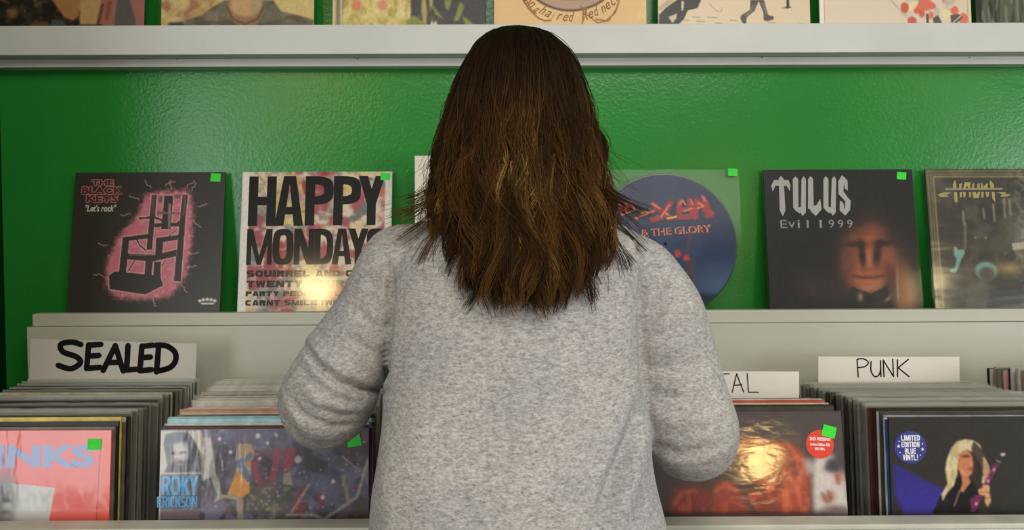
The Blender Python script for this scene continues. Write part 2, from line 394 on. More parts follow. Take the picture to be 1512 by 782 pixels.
    if ch == 'B': return [L] + bowl(0, .54) + bowl(.46, 1)
    if ch == 'C': return ring(0, 0, 1, 1, 35, 325)
    if ch == 'G': return ring(0, 0, 1, 1, 20, 320) + [bx(.52, .5, 1, .5 + br), bx(1 - st, .5, 1, .9)]
    if ch == 'U': return [bx(0, 0, st, .6), bx(1 - st, 0, 1, .6)] + ring(0, .2, 1, 1, 0, 180)
    if ch == 'S': return ring(0, 0, 1, .5 + br / 2, 90, 335) + ring(0, .5 - br / 2, 1, 1, -90, 155)
    if ch == '(': return ring(.1, -.05, 1.5, 1.05, 110, 250)
    if ch == ')': return ring(-.5, -.05, .9, 1.05, -70, 70)
    return []
def heavy_word(art, txt, x0, y0, x1, y1, col, st=.26, br=.24, gap=.10, lift=1):
    """a line of block letters filling a box of the cover"""
    wds = [(.45 if c in ' I(!)' else 1.2 if c in 'MW' else .6 if c == '-' else 1.) for c in txt]; tot = sum(wds) + gap * (len(txt) - 1); x = 0.
    for c, w_ in zip(txt, wds):
        k = st / max(w_, .8) if c != 'I' else st
        shapes(art, [[(x0 + (x + u * w_) / tot * (x1 - x0), y0 + v * (y1 - y0)) for u, v in p] for p in heavy(c, k, br)], col, lift); x += w_ + gap
def star(x, y, r):
    return [[(x, y), ] + [(x + rr * math.sin(a), y - rr * math.cos(a)) for k in (i,) for rr, a in ((r * .42, (k - .5) * R(72)), (r, k * R(72)), (r * .42, (k + .5) * R(72)))] for i in range(5)]

def cover_mesh(art, W, Hh, mname, parent, name='printed_cover', gain=1.0, disc=False):
    """the print: a fine sheet facing -Y with its bottom edge at z=0, centred on x"""
    w, h = art.w, art.h
    X = (art.u - .5) * W; Z = Hh - art.v / art.asp * Hh
    V = np.stack([X.ravel(), np.zeros(w * h), Z.ravel()], 1)
    idx = np.arange(w * h).reshape(h, w)
    F = np.stack([idx[:-1, :-1], idx[1:, :-1], idx[1:, 1:], idx[:-1, 1:]], -1).reshape(-1, 4)
    if disc:
        cen = V[F].mean(1); r = np.hypot(cen[:, 0], cen[:, 2] - Hh / 2)
        F = F[(r < W / 2 - .0012) & (r > .0036)]
        used = np.unique(F); remap = -np.ones(w * h, int); remap[used] = np.arange(len(used)); V = V[used]; F = remap[F]
        colr = lin(np.clip(art.c.reshape(-1, 3)[used], 0, 1)) * gain
    else: colr = lin(np.clip(art.c.reshape(-1, 3), 0, 1)) * gain
    V = [V]; F = [tuple(f) for f in F.tolist()]; K = [colr]; n = len(V[0])
    for q, f, col, lift in art.extra:
        v = np.stack([(q[:, 0] - .5) * W, np.full(len(q), -.00012 * lift), Hh - q[:, 1] / art.asp * Hh], 1)
        V.append(v); F += [tuple(i + n for i in t) for t in f]; n += len(v)
        K.append(np.tile(lin(np.array(col) / 255.) * gain, (len(v), 1)))
    return mesh(name, np.concatenate(V).tolist(), F, [mname], parent, cols=np.concatenate(K))

# ------------------------------------------------------------------ record sleeves
S = .315
def jacket_bm(th, open_right=True):
    bm = bmesh.new(); h = S / 2; t = .0006
    box_bm(bm, (-h, 0, 0), (h, t, S), .0002, 0, 1)                     # front board
    box_bm(bm, (-h, th - t, 0), (h, th, S), .0002, 0, 1)               # back board
    s = -1 if open_right else 1
    box_bm(bm, (s * h - .0004, .0001, 0), (s * h + .0004, th - .0001, S), .0002, 0, 1)   # spine
    box_bm(bm, (-h + .001, t, S - .0012), (h - .0008, th - t, S - .0002), 0, 1, 1)
    box_bm(bm, (-h + .001, t, .0002), (h - .0008, th - t, .0012), 0, 1, 1)
    box_bm(bm, (-h + .004, t + .0002, .003), (h - .0022, th - t - .0002, S - .003), 0, 2, 1)   # inner sleeve
    return bm
JK = {}
def jacket(th, inner, open_right=True):
    k = (th, inner, open_right)
    if k not in JK:
        bm = jacket_bm(th, open_right); me = bpy.data.meshes.new('jacket'); bm.to_mesh(me); bm.free()
        for m in ('jacket_tint', 'card_edge' if inner == 'inner_white' else 'jacket_tint', inner): me.materials.append(MATS[m])
        JK[k] = me
    return JK[k]
FM = {}
def film_mesh(extra_top, mname):
    k = (round(extra_top, 4), mname)
    if k not in FM:
        bm = bmesh.new(); h = S / 2 + .003; n = 12; rows = []
        rng = random.Random(int(extra_top * 1e5))
        for side in (-.0005, .0045):
            rows.append([[bm.verts.new((-h + 2 * h * i / n, side + rng.uniform(-.0002, .0002), z + (rng.uniform(-.0012, .0012) if z > .1 else 0))) for i in range(n + 1)] for z in (.0, S + extra_top)])
        f, b = rows
        for i in range(n):
            bm.faces.new((f[0][i], f[0][i + 1], f[1][i + 1], f[1][i])); bm.faces.new((b[0][i + 1], b[0][i], b[1][i], b[1][i + 1]))
        for e in (0, n): bm.faces.new((f[0][e], f[1][e], b[1][e], b[0][e]))
        me = bpy.data.meshes.new('plastic_cover'); bm.to_mesh(me); bm.free(); me.materials.append(MATS[mname]); FM[k] = me
    return FM[k]
def sticker(parent, art_u, art_v, wpx=.064, hpx=.055, rot=0, y=-.0009, name='price_sticker'):
    w, h = wpx * S, hpx * S
    n = 4; V = []; F = []
    for j in range(n + 1):
        for i in range(n + 1):
            a, b = i / n - .5, j / n - .5
            V.append((a * w, -.0006 * (a * a * 4) * (b + .5), b * h))
    for j in range(n):
        for i in range(n): q = j * (n + 1) + i; F.append((q, q + 1, q + n + 2, q + n + 1))
    o = mesh(name, V, F, ['green_sticker'], parent)
    o.location = ((art_u - .5) * S, y, S - art_v * S); o.rotation_euler = (0, R(rot), 0)
    o['label'] = 'bright green price sticker'
    return o
def sleeve(px, py_top, y, lean, label, art=None, pm='print_gloss', tint=(.02, .02, .02), group=None, bottom_z=None, gain=1., yaw=0, roll=0, th=.0035, stick=None, film=None, inner='inner_paper'):
    """a sleeve whose top centre is seen at (px, py_top); y is where its bottom stands"""
    yt = y + S * math.sin(R(lean))
    top = P(px, py_top, yt)
    bz = top.z - S * math.cos(R(lean)) if bottom_z is None else bottom_z
    x = P(px, py_top, yt).x
    t = tag(empty('record_sleeve', (x, y, bz), (R(-lean), R(roll), R(yaw))), label, 'record', group)
    o = link('jacket', jacket(th, inner).copy(), t); o.color = tuple(tint) + (1,)
    if art is not None:
        c = cover_mesh(art, S - .0006, S - .0006, pm, t, gain=gain); c.location = (0, -.0003, .0003)
    if stick: sticker(t, *stick)
    if film: link('plastic_cover', film_mesh(film, 'clear_film').copy(), t)
    return t

# ------------------------------------------------------------------ covers on the display shelf
class Cv:
    """turns photo pixels on a cover into cover coordinates (u, v)"""
    def __init__(s, L0, R0, L1, R1, T, B=459.): s.a = (L0, R0, L1, R1, T, B)
    def __call__(s, px, py):
        L0, R0, L1, R1, T, B = s.a; t = (py - T) / (B - T)
        l = L0 + (L1 - L0) * t; r = R0 + (R1 - R0) * t
        return (px - l) / (r - l), (py - T) / ((R0 - L0) * (1 - t / 2) + (r - l) * t / 2)
    def pts(s, p, k=1., ox=0., oy=0.): return [s(ox + x / k, oy + y / k) for x, y in p]
def blur(m, r, n=3):
    for _ in range(n):
        for ax in (0, 1):
            c = np.cumsum(np.concatenate([np.repeat(m.take([0], ax), r + 1, ax), m, np.repeat(m.take([-1], ax), r, ax)], ax), ax)
            k = 2 * r + 1
            m = (c.take(range(k, c.shape[ax]), ax) - c.take(range(0, c.shape[ax] - k), ax)) / k
    return m
SHELF_Y = 1.7385
SHELF_Z = zl - .0208

def art_chair():
    A = Art(240, (42, 38, 33), seed=3); cv = Cv(113, 333, 95, 322, 260)
    K = 3.259; q = lambda p: cv.pts(p, K, 80, 240)
    A.mix((A.noise(60) - .5) * .12, (90, 84, 76))
    pink = A.mask(q([(440, 165), (650, 150), (668, 230), (655, 420), (632, 560), (560, 668), (440, 690), (285, 680), (232, 610), (245, 500), (300, 380), (400, 270)]))
    soft = blur(pink, 5); soft = np.clip((soft + (A.noise(55, 3) - .5) * .55) * 1.5 - .25, 0, 1)
    A.mix(soft * .92, (216, 118, 134))
    A.mix(soft * np.clip((A.noise(40) - .55) * 4, 0, 1) * .5, (240, 168, 174))
    m = np.zeros_like(A.u)
    Z = 4.469; z = lambda p: cv.pts(p, Z, 160, 280)
    P1 = [[(285, 60), (318, 60), (280, 428), (243, 428)], [(488, 60), (523, 60), (505, 215), (466, 642), (420, 640), (455, 330)],
          [(368, 66), (426, 66), (405, 292), (342, 292)], [(85, 345), (262, 322), (262, 352), (90, 372)], [(88, 350), (132, 352), (106, 582), (58, 580)],
          [(104, 452), (300, 464), (440, 428), (440, 472), (285, 508), (118, 492)], [(308, 350), (455, 330), (452, 362), (310, 384)],
          [(308, 360), (356, 358), (346, 470), (300, 470)], [(238, 500), (284, 502), (272, 604), (226, 602)], [(292, 510), (338, 508), (332, 640), (282, 640)],
          [(-8, 600), (30, 572), (330, 602), (350, 668), (230, 728), (150, 716), (-6, 690)], [(300, 252), (470, 248), (468, 272), (298, 278)]]
    for p in P1: m = np.maximum(m, A.mask(z(p)))
    for p, wd in (([(205, 218), (300, 210), (350, 232)], 14), ([(500, 214), (440, 258), (400, 268)], 12), ([(170, 335), (200, 400), (240, 432)], 9), ([(120, 570), (165, 500)], 8), ([(345, 535), (368, 500)], 8), ([(395, 335), (440, 300)], 7)):
        d = A.dist(z(p)); m = np.maximum(m, (d < wd / Z / 2 / 224).astype(float))
    halo = np.clip(blur(m, 2, 1) * 3, 0, 1) * (1 - m)
    A.mix(halo * .8 * (soft > .2), (226, 176, 176))
    A.mix(m, (46, 40, 36))
    for p, c in (([(318, 172), (480, 182), (480, 192), (316, 190)], (112, 90, 86)), ([(392, 120), (412, 120), (402, 285), (388, 285)], (140, 118, 112)), ([(330, 70), (360, 68), (350, 110), (328, 108)], (112, 92, 88)), ([(440, 60), (480, 58), (470, 86), (430, 82)], (106, 88, 84)), ([(290, 64), (308, 64), (296, 190), (280, 190)], (84, 72, 68)), ([(496, 66), (514, 66), (498, 200), (484, 200)], (96, 80, 76)), ([(120, 452), (295, 462), (230, 470), (130, 466)], (104, 88, 84))):
        A.poly(z(p), c)
    rg = random.Random(5)
    for (x, y), ang in (((532, 130), -50), ((465, 140), -140), ((405, 200), -150), ((365, 268), 190), ((690, 232), -15), ((660, 160), -40), ((668, 300), 20), ((252, 420), 175), ((640, 455), 15), ((630, 535), 5), ((600, 615), 55), ((465, 680), 75), ((225, 570), 180), ((560, 150), -70), ((640, 140), -60)):
        p = [(x, y)]; a = ang
        for k in range(5):
            a = ang + rg.uniform(-50, 50); p.append((p[-1][0] + 11 * math.cos(R(a)), p[-1][1] + 11 * math.sin(R(a))))
        A.line(q(p), .0042, (222, 176, 174), .9)
    for txt, x0, x1, y0, y1 in (('THE', 183, 285, 101, 128), ('BLACK', 136, 328, 134, 170), ('KEYS', 156, 304, 174, 210)):
        a = q([(x0, y0), (x1, y1)])
        for dx, dy in ((-1, 0), (1, 0), (0, -1), (0, 1)):
            e = .0045
            word(A, txt, a[0][0] + dx * e, a[0][1] + dy * e, a[1][0] + dx * e, a[1][1] + dy * e, (196, 128, 128), .05, lift=1)
        word(A, txt, a[0][0], a[0][1], a[1][0], a[1][1], (78, 30, 34), .025, lift=2)
    a = q([(150, 222), (296, 256)]); word(A, '"Let\'s rock"', a[0][0], a[0][1], a[1][0], a[1][1], (214, 206, 196), .02, shear=.2)
    for i in range(5):
        x, y = cv(80 + (692 + i * 18) / K, 240 + (700 - (6, 11, 13, 11, 6)[i]) / K); A.ell(x, y, .0115, .011, (214, 206, 200), .004)
    A.line(q([(700, 708), (757, 708)]), .011, (214, 206, 200))
    return A
def art_letters():
    A = Art(240, (216, 200, 176), seed=11); cv = Cv(359, 579, 350, 577, 257); K = 3.128; q = lambda p: cv.pts(p, K, 340, 230)
    n1 = A.noise(5); n2 = A.noise(9); n3 = A.noise(22)
    A.mix(np.clip((n1 - .5) * 7, 0, 1) * .85, (150, 142, 134)); A.mix(np.clip((n2 - .55) * 9, 0, 1) * .9, (166, 74, 82))
    A.mix(np.clip((.42 - n2) * 9, 0, 1) * .8, (226, 196, 140)); A.mix(np.clip((n3 - .6) * 9, 0, 1) * .5, (92, 96, 98))
    for p, c in (([(160, 105), (330, 90), (400, 330), (200, 338)], (206, 178, 112)), ([(320, 86), (460, 86), (430, 200), (340, 190)], (150, 66, 76)), ([(520, 130), (570, 140), (560, 230), (520, 220)], (214, 190, 110)), ([(590, 100), (720, 130), (690, 240), (560, 330), (540, 310), (640, 200)], (118, 116, 114)), ([(160, 430), (250, 400), (240, 540), (150, 600)], (160, 70, 78)), ([(250, 330), (360, 340), (330, 500), (280, 520)], (140, 138, 134)), ([(660, 150), (720, 160), (716, 330), (680, 300)], (196, 110, 96)), ([(90, 620), (330, 560), (420, 640), (260, 720), (80, 716)], (126, 124, 124)), ([(80, 560), (210, 520), (180, 620), (80, 640)], (158, 80, 84))):
        A.mix(A.mask(q(p)) * np.clip(.45 + (n3 - .45) * 3, 0, 1), c)
    for i in range(40):
        x, y = A.rng.uniform(.05, .9), A.rng.uniform(.03, .97); a = A.rng.uniform(0, 6.3); l = A.rng.uniform(.04, .12)
        A.line([(x, y), (x + l * math.cos(a), y + l * math.sin(a)), (x + 2 * l * math.cos(a + .5), y + 2 * l * math.sin(a + .5))], .006, random.Random(i).choice([(236, 220, 196), (90, 84, 80), (196, 150, 96), (172, 92, 96)]), .7)
    A.poly([(0, 0), (.052, 0), (.052, 1), (0, 1)], (228, 222, 212)); A.poly([(.955, 0), (1, 0), (1, 1), (.955, 1)], (228, 222, 212))
    def tw(t, x0, y0, x1, y1, b, col=(14, 10, 10)):
        a, b_ = q([(x0, y0), (x1, y1)]); word(A, t, a[0], a[1], b_[0], b_[1], col, b)
    def hw(t, x0, y0, x1, y1, col, st, br, gap=.1):
        a, b_ = q([(x0, y0), (x1, y1)]); heavy_word(A, t, a[0], a[1], b_[0], b_[1], col, st, br, gap)
    K_ = (10, 7, 7)
    for ch, x0, x1, y0, y1 in (('H', 90, 208, 105, 338), ('A', 211, 336, 104, 338), ('P', 350, 474, 105, 337), ('P', 480, 602, 105, 336), ('Y', 594, 712, 105, 336)): hw(ch, x0, y0, x1, y1, K_, .34, .17)
    for ch, x0, x1 in (('M', 79, 190), ('O', 198, 290), ('N', 297, 386), ('D', 391, 474), ('A', 472, 560), ('Y', 546, 638), ('S', 632, 715)): hw(ch, x0, 352, x1, 520, K_, .33 if ch != 'M' else .28, .17)
    hw('SQUIRREL AND G-MAN', 76, 546, 722, 577, (46, 26, 22), .36, .28); hw('TWENTY FOUR HOUR', 74, 594, 720, 626, (46, 26, 22), .36, .28)
    hw('PARTY PEOPLE PLASTIC FACE', 70, 644, 796, 668, (44, 28, 26), .36, .28); hw('CARNT SMILE (WHITE OUT)', 68, 686, 722, 712, (40, 28, 26), .36, .28)
    return A.soften()
def art_disc():
    A = Art(240, (38, 50, 84), seed=5); cv = Cv(884, 1094, 884, 1094, 259, 469)
    A.mix(np.clip((A.v - .35) * 1.3, 0, .75), (40, 76, 118)); A.mix(np.clip((A.noise(6) - .5) * 2, 0, .4), (70, 84, 116))
    A.glow(.9, .78, .25, .10, (92, 110, 136), .6); A.mix(np.clip((A.v - .83 + .05 * (A.noise(5) - .5) - .06 * np.abs(A.u - .6)) * 30, 0, 1), (26, 36, 56))
    K = 7.112; q = lambda p: cv.pts(p, K, 900, 290)
    RED = (172, 52, 52)
    for p, wd in (([(150, 110), (240, 100), (240, 160), (150, 150)], 46), ([(180, 200), (300, 160), (290, 80)], 36), ([(330, 260), (390, 200), (520, 180), (560, 110)], 34), ([(520, 110), (640, 210), (700, 250)], 56), ([(700, 90), (600, 240), (500, 270)], 60), ([(800, 80), (780, 240), (880, 240)], 60), ([(830, 160), (930, 150)], 50), ([(900, 60), (930, 240)], 52), ([(960, 240), (980, 70), (1120, 220), (1050, 40)], 60), ([(1130, 200), (1080, 230)], 56)):
        A.line(q(p), wd / K / 208, RED, .95, soft=.006)
    for p in ([(160, 100), (230, 96), (236, 150)], [(190, 216), (320, 165), (295, 84)], [(390, 196), (520, 178)], [(510, 96), (585, 150)], [(690, 110), (600, 240)], [(640, 190), (680, 225)], [(795, 110), (830, 60), (860, 110)], [(835, 180), (930, 148)], [(985, 150), (1050, 120), (985, 90)], [(1040, 20), (1070, 70)], [(920, 60), (935, 110)]):
        A.line(q(p), 14 / K / 208, (232, 150, 110), .9, soft=.004)
    A.line(q([(665, 256), (755, 238)]), 20 / K / 208, (238, 178, 60)); A.line(q([(330, 250), (470, 200)]), 12 / K / 208, (222, 140, 70))
    a = q([(560, 350), (1120, 430)]); word(A, '& THE GLORY', a[0][0] - .12, a[0][1], a[1][0], a[1][1], (206, 140, 110), .03, rot=-4); word(A, '& THE GLORY', a[0][0] - .114, a[0][1] + .004, a[1][0] + .006, a[1][1] + .004, (120, 40, 40), .0, rot=-4, lift=2)
    A.line(q([(905, 420), (860, 620)]), 30 / K / 208, (140, 60, 70), .6, soft=.015); A.line(q([(1050, 420), (1040, 500)]), 40 / K / 208, (90, 60, 84), .5, soft=.02)
    for x, y in ((760, 630), (850, 680)): A.glow(*q([(x, y)])[0], .026, .03, (206, 66, 70), .95, pw=2)
    for p, c in (([(820, 700), (940, 700), (930, 1060), (830, 1060)], (86, 64, 70)), ([(700, 1000), (900, 860), (880, 1060)], (60, 50, 60))): A.poly(q(p), c, .8)
    A.poly(q([(820, 1140), (960, 1030), (900, 1140)]), (170, 130, 130), .9)
    return A
def art_portrait():
    A = Art(240, (38, 36, 35), seed=8); cv = Cv(1129, 1345, 1137, 1366, 250, 450); K = 3.1286; q = lambda p: cv.pts(p, K, 1110, 230)
    def g(x, y, rx, ry, c, a=1., rot=0, pw=1.): u, v = q([(x, y)])[0]; A.glow(u, v, rx / K / 222, ry / K / 222, c, a, rot, pw)
    g(560, 480, 150, 210, (58, 46, 40), .9); g(720, 640, 60, 120, (150, 104, 66), .95, pw=1.6); g(700, 560, 40, 80, (132, 84, 56), .6)
    g(545, 470, 118, 165, (146, 82, 58), 1, pw=2.2); g(560, 400, 90, 80, (150, 82, 58), .8); g(545, 590, 80, 55, (172, 106, 76), .95, pw=1.5)
    g(470, 540, 45, 60, (168, 100, 76), .7); g(635, 470, 45, 60, (158, 92, 70), .7); g(548, 370, 55, 40, (170, 96, 66), .8)
    g(548, 490, 22, 60, (178, 108, 82), .9); g(430, 300, 120, 70, (36, 34, 34), .75); g(660, 330, 60, 80, (40, 36, 34), .7)
    g(514, 452, 17, 66, (44, 34, 32), .96, -4, 1.6); g(586, 450, 20, 62, (44, 34, 32), .96, 10, 1.6); g(506, 408, 34, 16, (48, 36, 33), .9); g(600, 404, 34, 16, (48, 36, 33), .9); g(548, 400, 14, 30, (150, 84, 60), .7); g(452, 545, 26, 60, (84, 50, 42), .5, 20); g(648, 545, 24, 60, (80, 48, 40), .5, -20); g(548, 340, 90, 10, (110, 62, 48), .5); g(545, 362, 70, 6, (108, 60, 46), .5); g(465, 410, 48, 14, (54, 38, 34), .95); g(628, 404, 50, 13, (52, 36, 32), .95, -6)
    g(465, 440, 40, 14, (110, 66, 54), .7); g(635, 438, 36, 14, (124, 72, 58), .7); g(452, 470, 30, 40, (92, 56, 48), .5)
    A.line(q([(474, 558), (520, 566), (570, 567), (614, 558)]), .020, (92, 48, 42), .9, soft=.01); A.line(q([(488, 549), (545, 556), (606, 549)]), .010, (150, 82, 68), .7, soft=.008)
    A.line(q([(470, 500), (452, 545)]), .012, (104, 60, 48), .6, soft=.01); A.line(q([(625, 490), (650, 540)]), .012, (110, 62, 50), .6, soft=.01)
    g(545, 528, 40, 10, (120, 70, 56), .7); g(545, 618, 40, 14, (186, 122, 92), .6); A.poly(q([(420, 690), (470, 610), (560, 645), (640, 600), (640, 690)]), (40, 40, 40), .85)
    g(510, 660, 12, 20, (178, 150, 110), .9); g(640, 670, 22, 8, (160, 128, 90), .8, -40); g(650, 600, 20, 40, (70, 62, 62), .6); g(280, 590, 100, 60, (70, 52, 42), .6); g(380, 640, 120, 50, (66, 56, 54), .5)
    A.mix((A.noise(70) - .45) * .25, (120, 100, 90))
    G = (172, 168, 164)
    def L(*ps): shapes(A, [q(p) for p in ps], G)
    # pointed display letters, one by one
    L([(128, 104), (138, 90), (150, 104), (158, 250), (146, 278), (132, 250)], [(94, 136), (106, 110), (172, 110), (182, 136), (178, 162), (164, 136), (112, 136), (100, 164)])
    L([(192, 106), (204, 92), (217, 106), (218, 240), (205, 252), (194, 238)], [(232, 106), (242, 92), (252, 106), (252, 262), (236, 278), (229, 262)], [(205, 236), (232, 236), (236, 258), (222, 264), (205, 252)])
    L([(262, 106), (273, 92), (285, 106), (288, 240), (262, 244)], [(264, 232), (300, 228), (318, 198), (325, 246), (298, 278), (276, 256)])
    L([(332, 106), (343, 92), (355, 106), (356, 240), (344, 252), (333, 238)], [(370, 106), (380, 92), (390, 106), (390, 262), (376, 276), (367, 262)], [(344, 236), (370, 236), (376, 258), (360, 264), (344, 252)])
    L([(400, 118), (416, 88), (426, 116), (424, 164), (444, 190), (438, 214), (402, 176)], [(416, 88), (442, 112), (444, 160), (430, 150), (424, 112)], [(436, 186), (458, 206), (456, 250), (434, 276), (432, 230)], [(408, 206), (424, 216), (430, 246), (444, 246), (434, 276), (408, 252)])
    a = q([(134, 296), (462, 332)])
    for i, ch in enumerate('Evil'): u = a[0][0] + (i * 36 + (0, 0, 6, 12)[i]) / K / 218; word(A, ch, u, a[0][1] + (0, .012, 0, 0)[i], u + (.045, .045, .016, .012)[i], a[1][1], (150, 146, 142), .0)
    for i, ch in enumerate('1999'): u = a[0][0] + (178 + i * 42) / K / 218; word(A, ch, u, a[0][1], u + (.016, .036, .036, .036)[i], a[1][1], (150, 146, 142), .0)
    return A.soften()
def art_gold_frame():
    A = Art(240, (56, 50, 42), seed=21); cv = Cv(1366, 1584, 1380, 1608, 248, 450); K = 9.775; q = lambda p: cv.pts(p, K, 1370, 250); K2 = 6.254; q2 = lambda p: cv.pts(p, K2, 1370, 330)
    A.mix((A.noise(30) - .4) * .5, (84, 76, 64)); A.mix(np.clip((A.noise(7) - .5) * 4, 0, .6), (96, 86, 72))
    GO = (168, 150, 84)
    for e, wd in ((.014, .006), (.034, .005), (.052, .008)):
        A.line([(e, e), (1 - e, e), (1 - e, 1 - e), (e, 1 - e), (e, e)], wd, GO)
    def g(x, y, rx, ry, c, a=1., rot=0, pw=1.): u, v = q2([(x, y)])[0]; A.glow(u, v, rx / K2 / 222, ry / K2 / 222, c, a, rot, pw)
    TE = (122, 170, 158)
    A.poly(q2([(240, 220), (262, 212), (280, 245), (330, 232), (345, 270), (310, 330), (280, 420), (255, 460), (195, 450), (205, 425), (245, 410), (265, 330), (240, 290)]), TE, .9)
    u, v = q2([(540, 440)])[0]; A.ell(u, v, .075, .06, TE, .01, 0, .85); A.ell(u + .004, v + .02, .052, .045, (76, 70, 60), .012)
    g(500, 560, 60, 40, (120, 114, 100), .6); g(540, 600, 90, 30, (100, 96, 84), .6); g(700, 180, 120, 90, (74, 66, 52), .7); g(760, 420, 130, 60, (176, 146, 84), .8); g(820, 300, 90, 40, (150, 126, 80), .6)
    g(240, 610, 60, 50, (110, 104, 98), .5); g(380, 430, 60, 90, (98, 80, 62), .7); g(480, 100, 60, 70, (92, 84, 78), .7); g(560, 40, 70, 30, (86, 84, 96), .7)
    for x in (440, 535): g(x, 130, 9, 9, (190, 180, 150), .9)
    g(1010, 140, 190, 200, (170, 164, 150), .6); A.mix(np.clip((A.noise(45) - .5) * 6, 0, .55) * np.clip((A.u - .5) * 4, 0, 1), (188, 184, 176))
    for p in ([(505, 600), (525, 782)], [(800, 560), (820, 700)], [(945, 500), (965, 740)], [(1100, 420), (1115, 690)], [(1180, 430), (1195, 650)]): A.line(q(p), .008, (186, 178, 156), .9, soft=.006)
    A.line(q2([(345, 0), (345, 220)]), .010, (150, 146, 136), .8, soft=.01)
    for p, c in (([(665, 270), (720, 300), (760, 270), (790, 250), (830, 300), (800, 350), (740, 340)], (58, 50, 40)), ([(780, 180), (900, 170), (900, 240), (790, 250)], (190, 180, 160))): A.poly(q2(p), c, .8)
    # angular title: upper and lower halves with a bar between
    up = [[(385, 140), (410, 180), (410, 262), (370, 282), (362, 200)], [(452, 200), (492, 180), (480, 285), (448, 285)], [(530, 175), (618, 175), (610, 285), (580, 285), (578, 235), (552, 235), (545, 285), (508, 285)], [(640, 200), (668, 182), (668, 285), (636, 285)], [(715, 200), (748, 182), (745, 285), (710, 285)], [(770, 180), (792, 200), (798, 285), (760, 285)], [(800, 240), (862, 180), (866, 285), (835, 285)], [(898, 145), (955, 205), (952, 282), (915, 282), (892, 200)]]
    dn = [[(375, 315), (420, 315), (430, 450), (402, 478), (385, 450)], [(460, 315), (496, 315), (492, 385), (462, 402)], [(508, 315), (545, 315), (545, 380), (518, 402)], [(592, 315), (622, 315), (625, 385), (600, 398)], [(640, 315), (690, 315), (700, 360), (725, 315), (755, 315), (738, 400), (662, 406)], [(768, 315), (806, 315), (806, 385), (778, 408)], [(830, 315), (886, 315), (880, 380), (850, 398)], [(922, 315), (965, 315), (976, 470), (930, 410)]]
    ot = [[(240, 258), (1088, 258), (1070, 284), (255, 284)], [(140, 350), (230, 318), (345, 320), (270, 352), (302, 388), (180, 388)], [(990, 320), (1130, 318), (1120, 345), (1195, 350), (1150, 386), (1040, 386), (1075, 352)]]
    shapes(A, [q(p) for p in up + dn], (170, 156, 92)); shapes(A, [q(p) for p in ot[1:]], (162, 150, 92)); shapes(A, [q(ot[0])], (150, 138, 110), 2)
    return A.soften()
def art_plain(col, seed, ink=None):
    A = Art(60, col, seed=seed); A.mix((A.noise(20) - .5) * .15, (150, 140, 125)); return A

def shelf_sleeve(Lt, Rt, T, lean, label, art, pm, **k):
    return sleeve((Lt + Rt) / 2, T, SHELF_Y, lean, label, art, pm, bottom_z=SHELF_Z, **k)
shelf_sleeve(113, 333, 260, 10, 'black record sleeve with a dark armchair glowing pink, on the display shelf', art_chair(), 'print_satin', tint=(.02, .018, .016), stick=(.935, .037, .066, .055, 4))
shelf_sleeve(359, 579, 257, 10, 'record sleeve with black block letters HAPPY MONDAYS over a pink and cream collage', art_letters(), 'print_gloss', tint=(.6, .57, .52), stick=(.955, .035, .064, .050, 3))
shelf_sleeve(1129, 1345, 250, 10, 'dark record sleeve with a scowling orange-lit face under a pointed grey title', art_portrait(), 'print_plain', tint=(.015, .014, .014), stick=(.925, .045, .062, .050, 5), film=.004)
shelf_sleeve(1366, 1584, 248, 10, 'dark record sleeve with thin gold border lines on the display shelf', art_gold_frame(), 'print_wrap_soft', tint=(.03, .026, .02), film=.006)
# plain white sleeve standing on the lip behind the person's head
t = sleeve(727.5, 238, 1.709, 2.2, 'plain off-white record sleeve mostly hidden behind the long brown hair', art_plain((226, 216, 200), 4), 'print_paper', tint=(.75, .70, .62), bottom_z=zl + .0005)
# picture disc in a clear sleeve
yt = SHELF_Y + S * math.sin(R(10)); pc = P(979, 258, yt)
t = tag(empty('picture_disc', (pc.x, SHELF_Y, SHELF_Z), (R(-10), 0, 0)), 'blue picture disc with red lettering in a clear plastic sleeve', 'record')
bm = bmesh.new()
segs = 96
for (r, y0, y1) in ((.1505, .0006, .0026),):
    ring = [[bm.verts.new((rr * math.cos(2 * math.pi * i / segs), y, .1575 + rr * math.sin(2 * math.pi * i / segs))) for i in range(segs)] for rr, y in ((.0036, y0), (r - .0008, y0), (r, (y0 + y1) / 2), (r - .0008, y1), (.0036, y1))]
    for a, b in zip(ring, ring[1:] + ring[:1]):
        for i in range(segs): bm.faces.new((a[i], a[(i + 1) % segs], b[(i + 1) % segs], b[i]))
bmobj('disc', bm, ['vinyl_black'], t)
c = cover_mesh(art_disc(), .298, .298, 'print_plain', t, name='disc_print', disc=True); c.location = (0, .0003, .1575 - .149)
link('plastic_cover', film_mesh(.002, 'clear_film').copy(), t)
sticker(t, .965, .018, .064, .052, 2, y=-.0024)

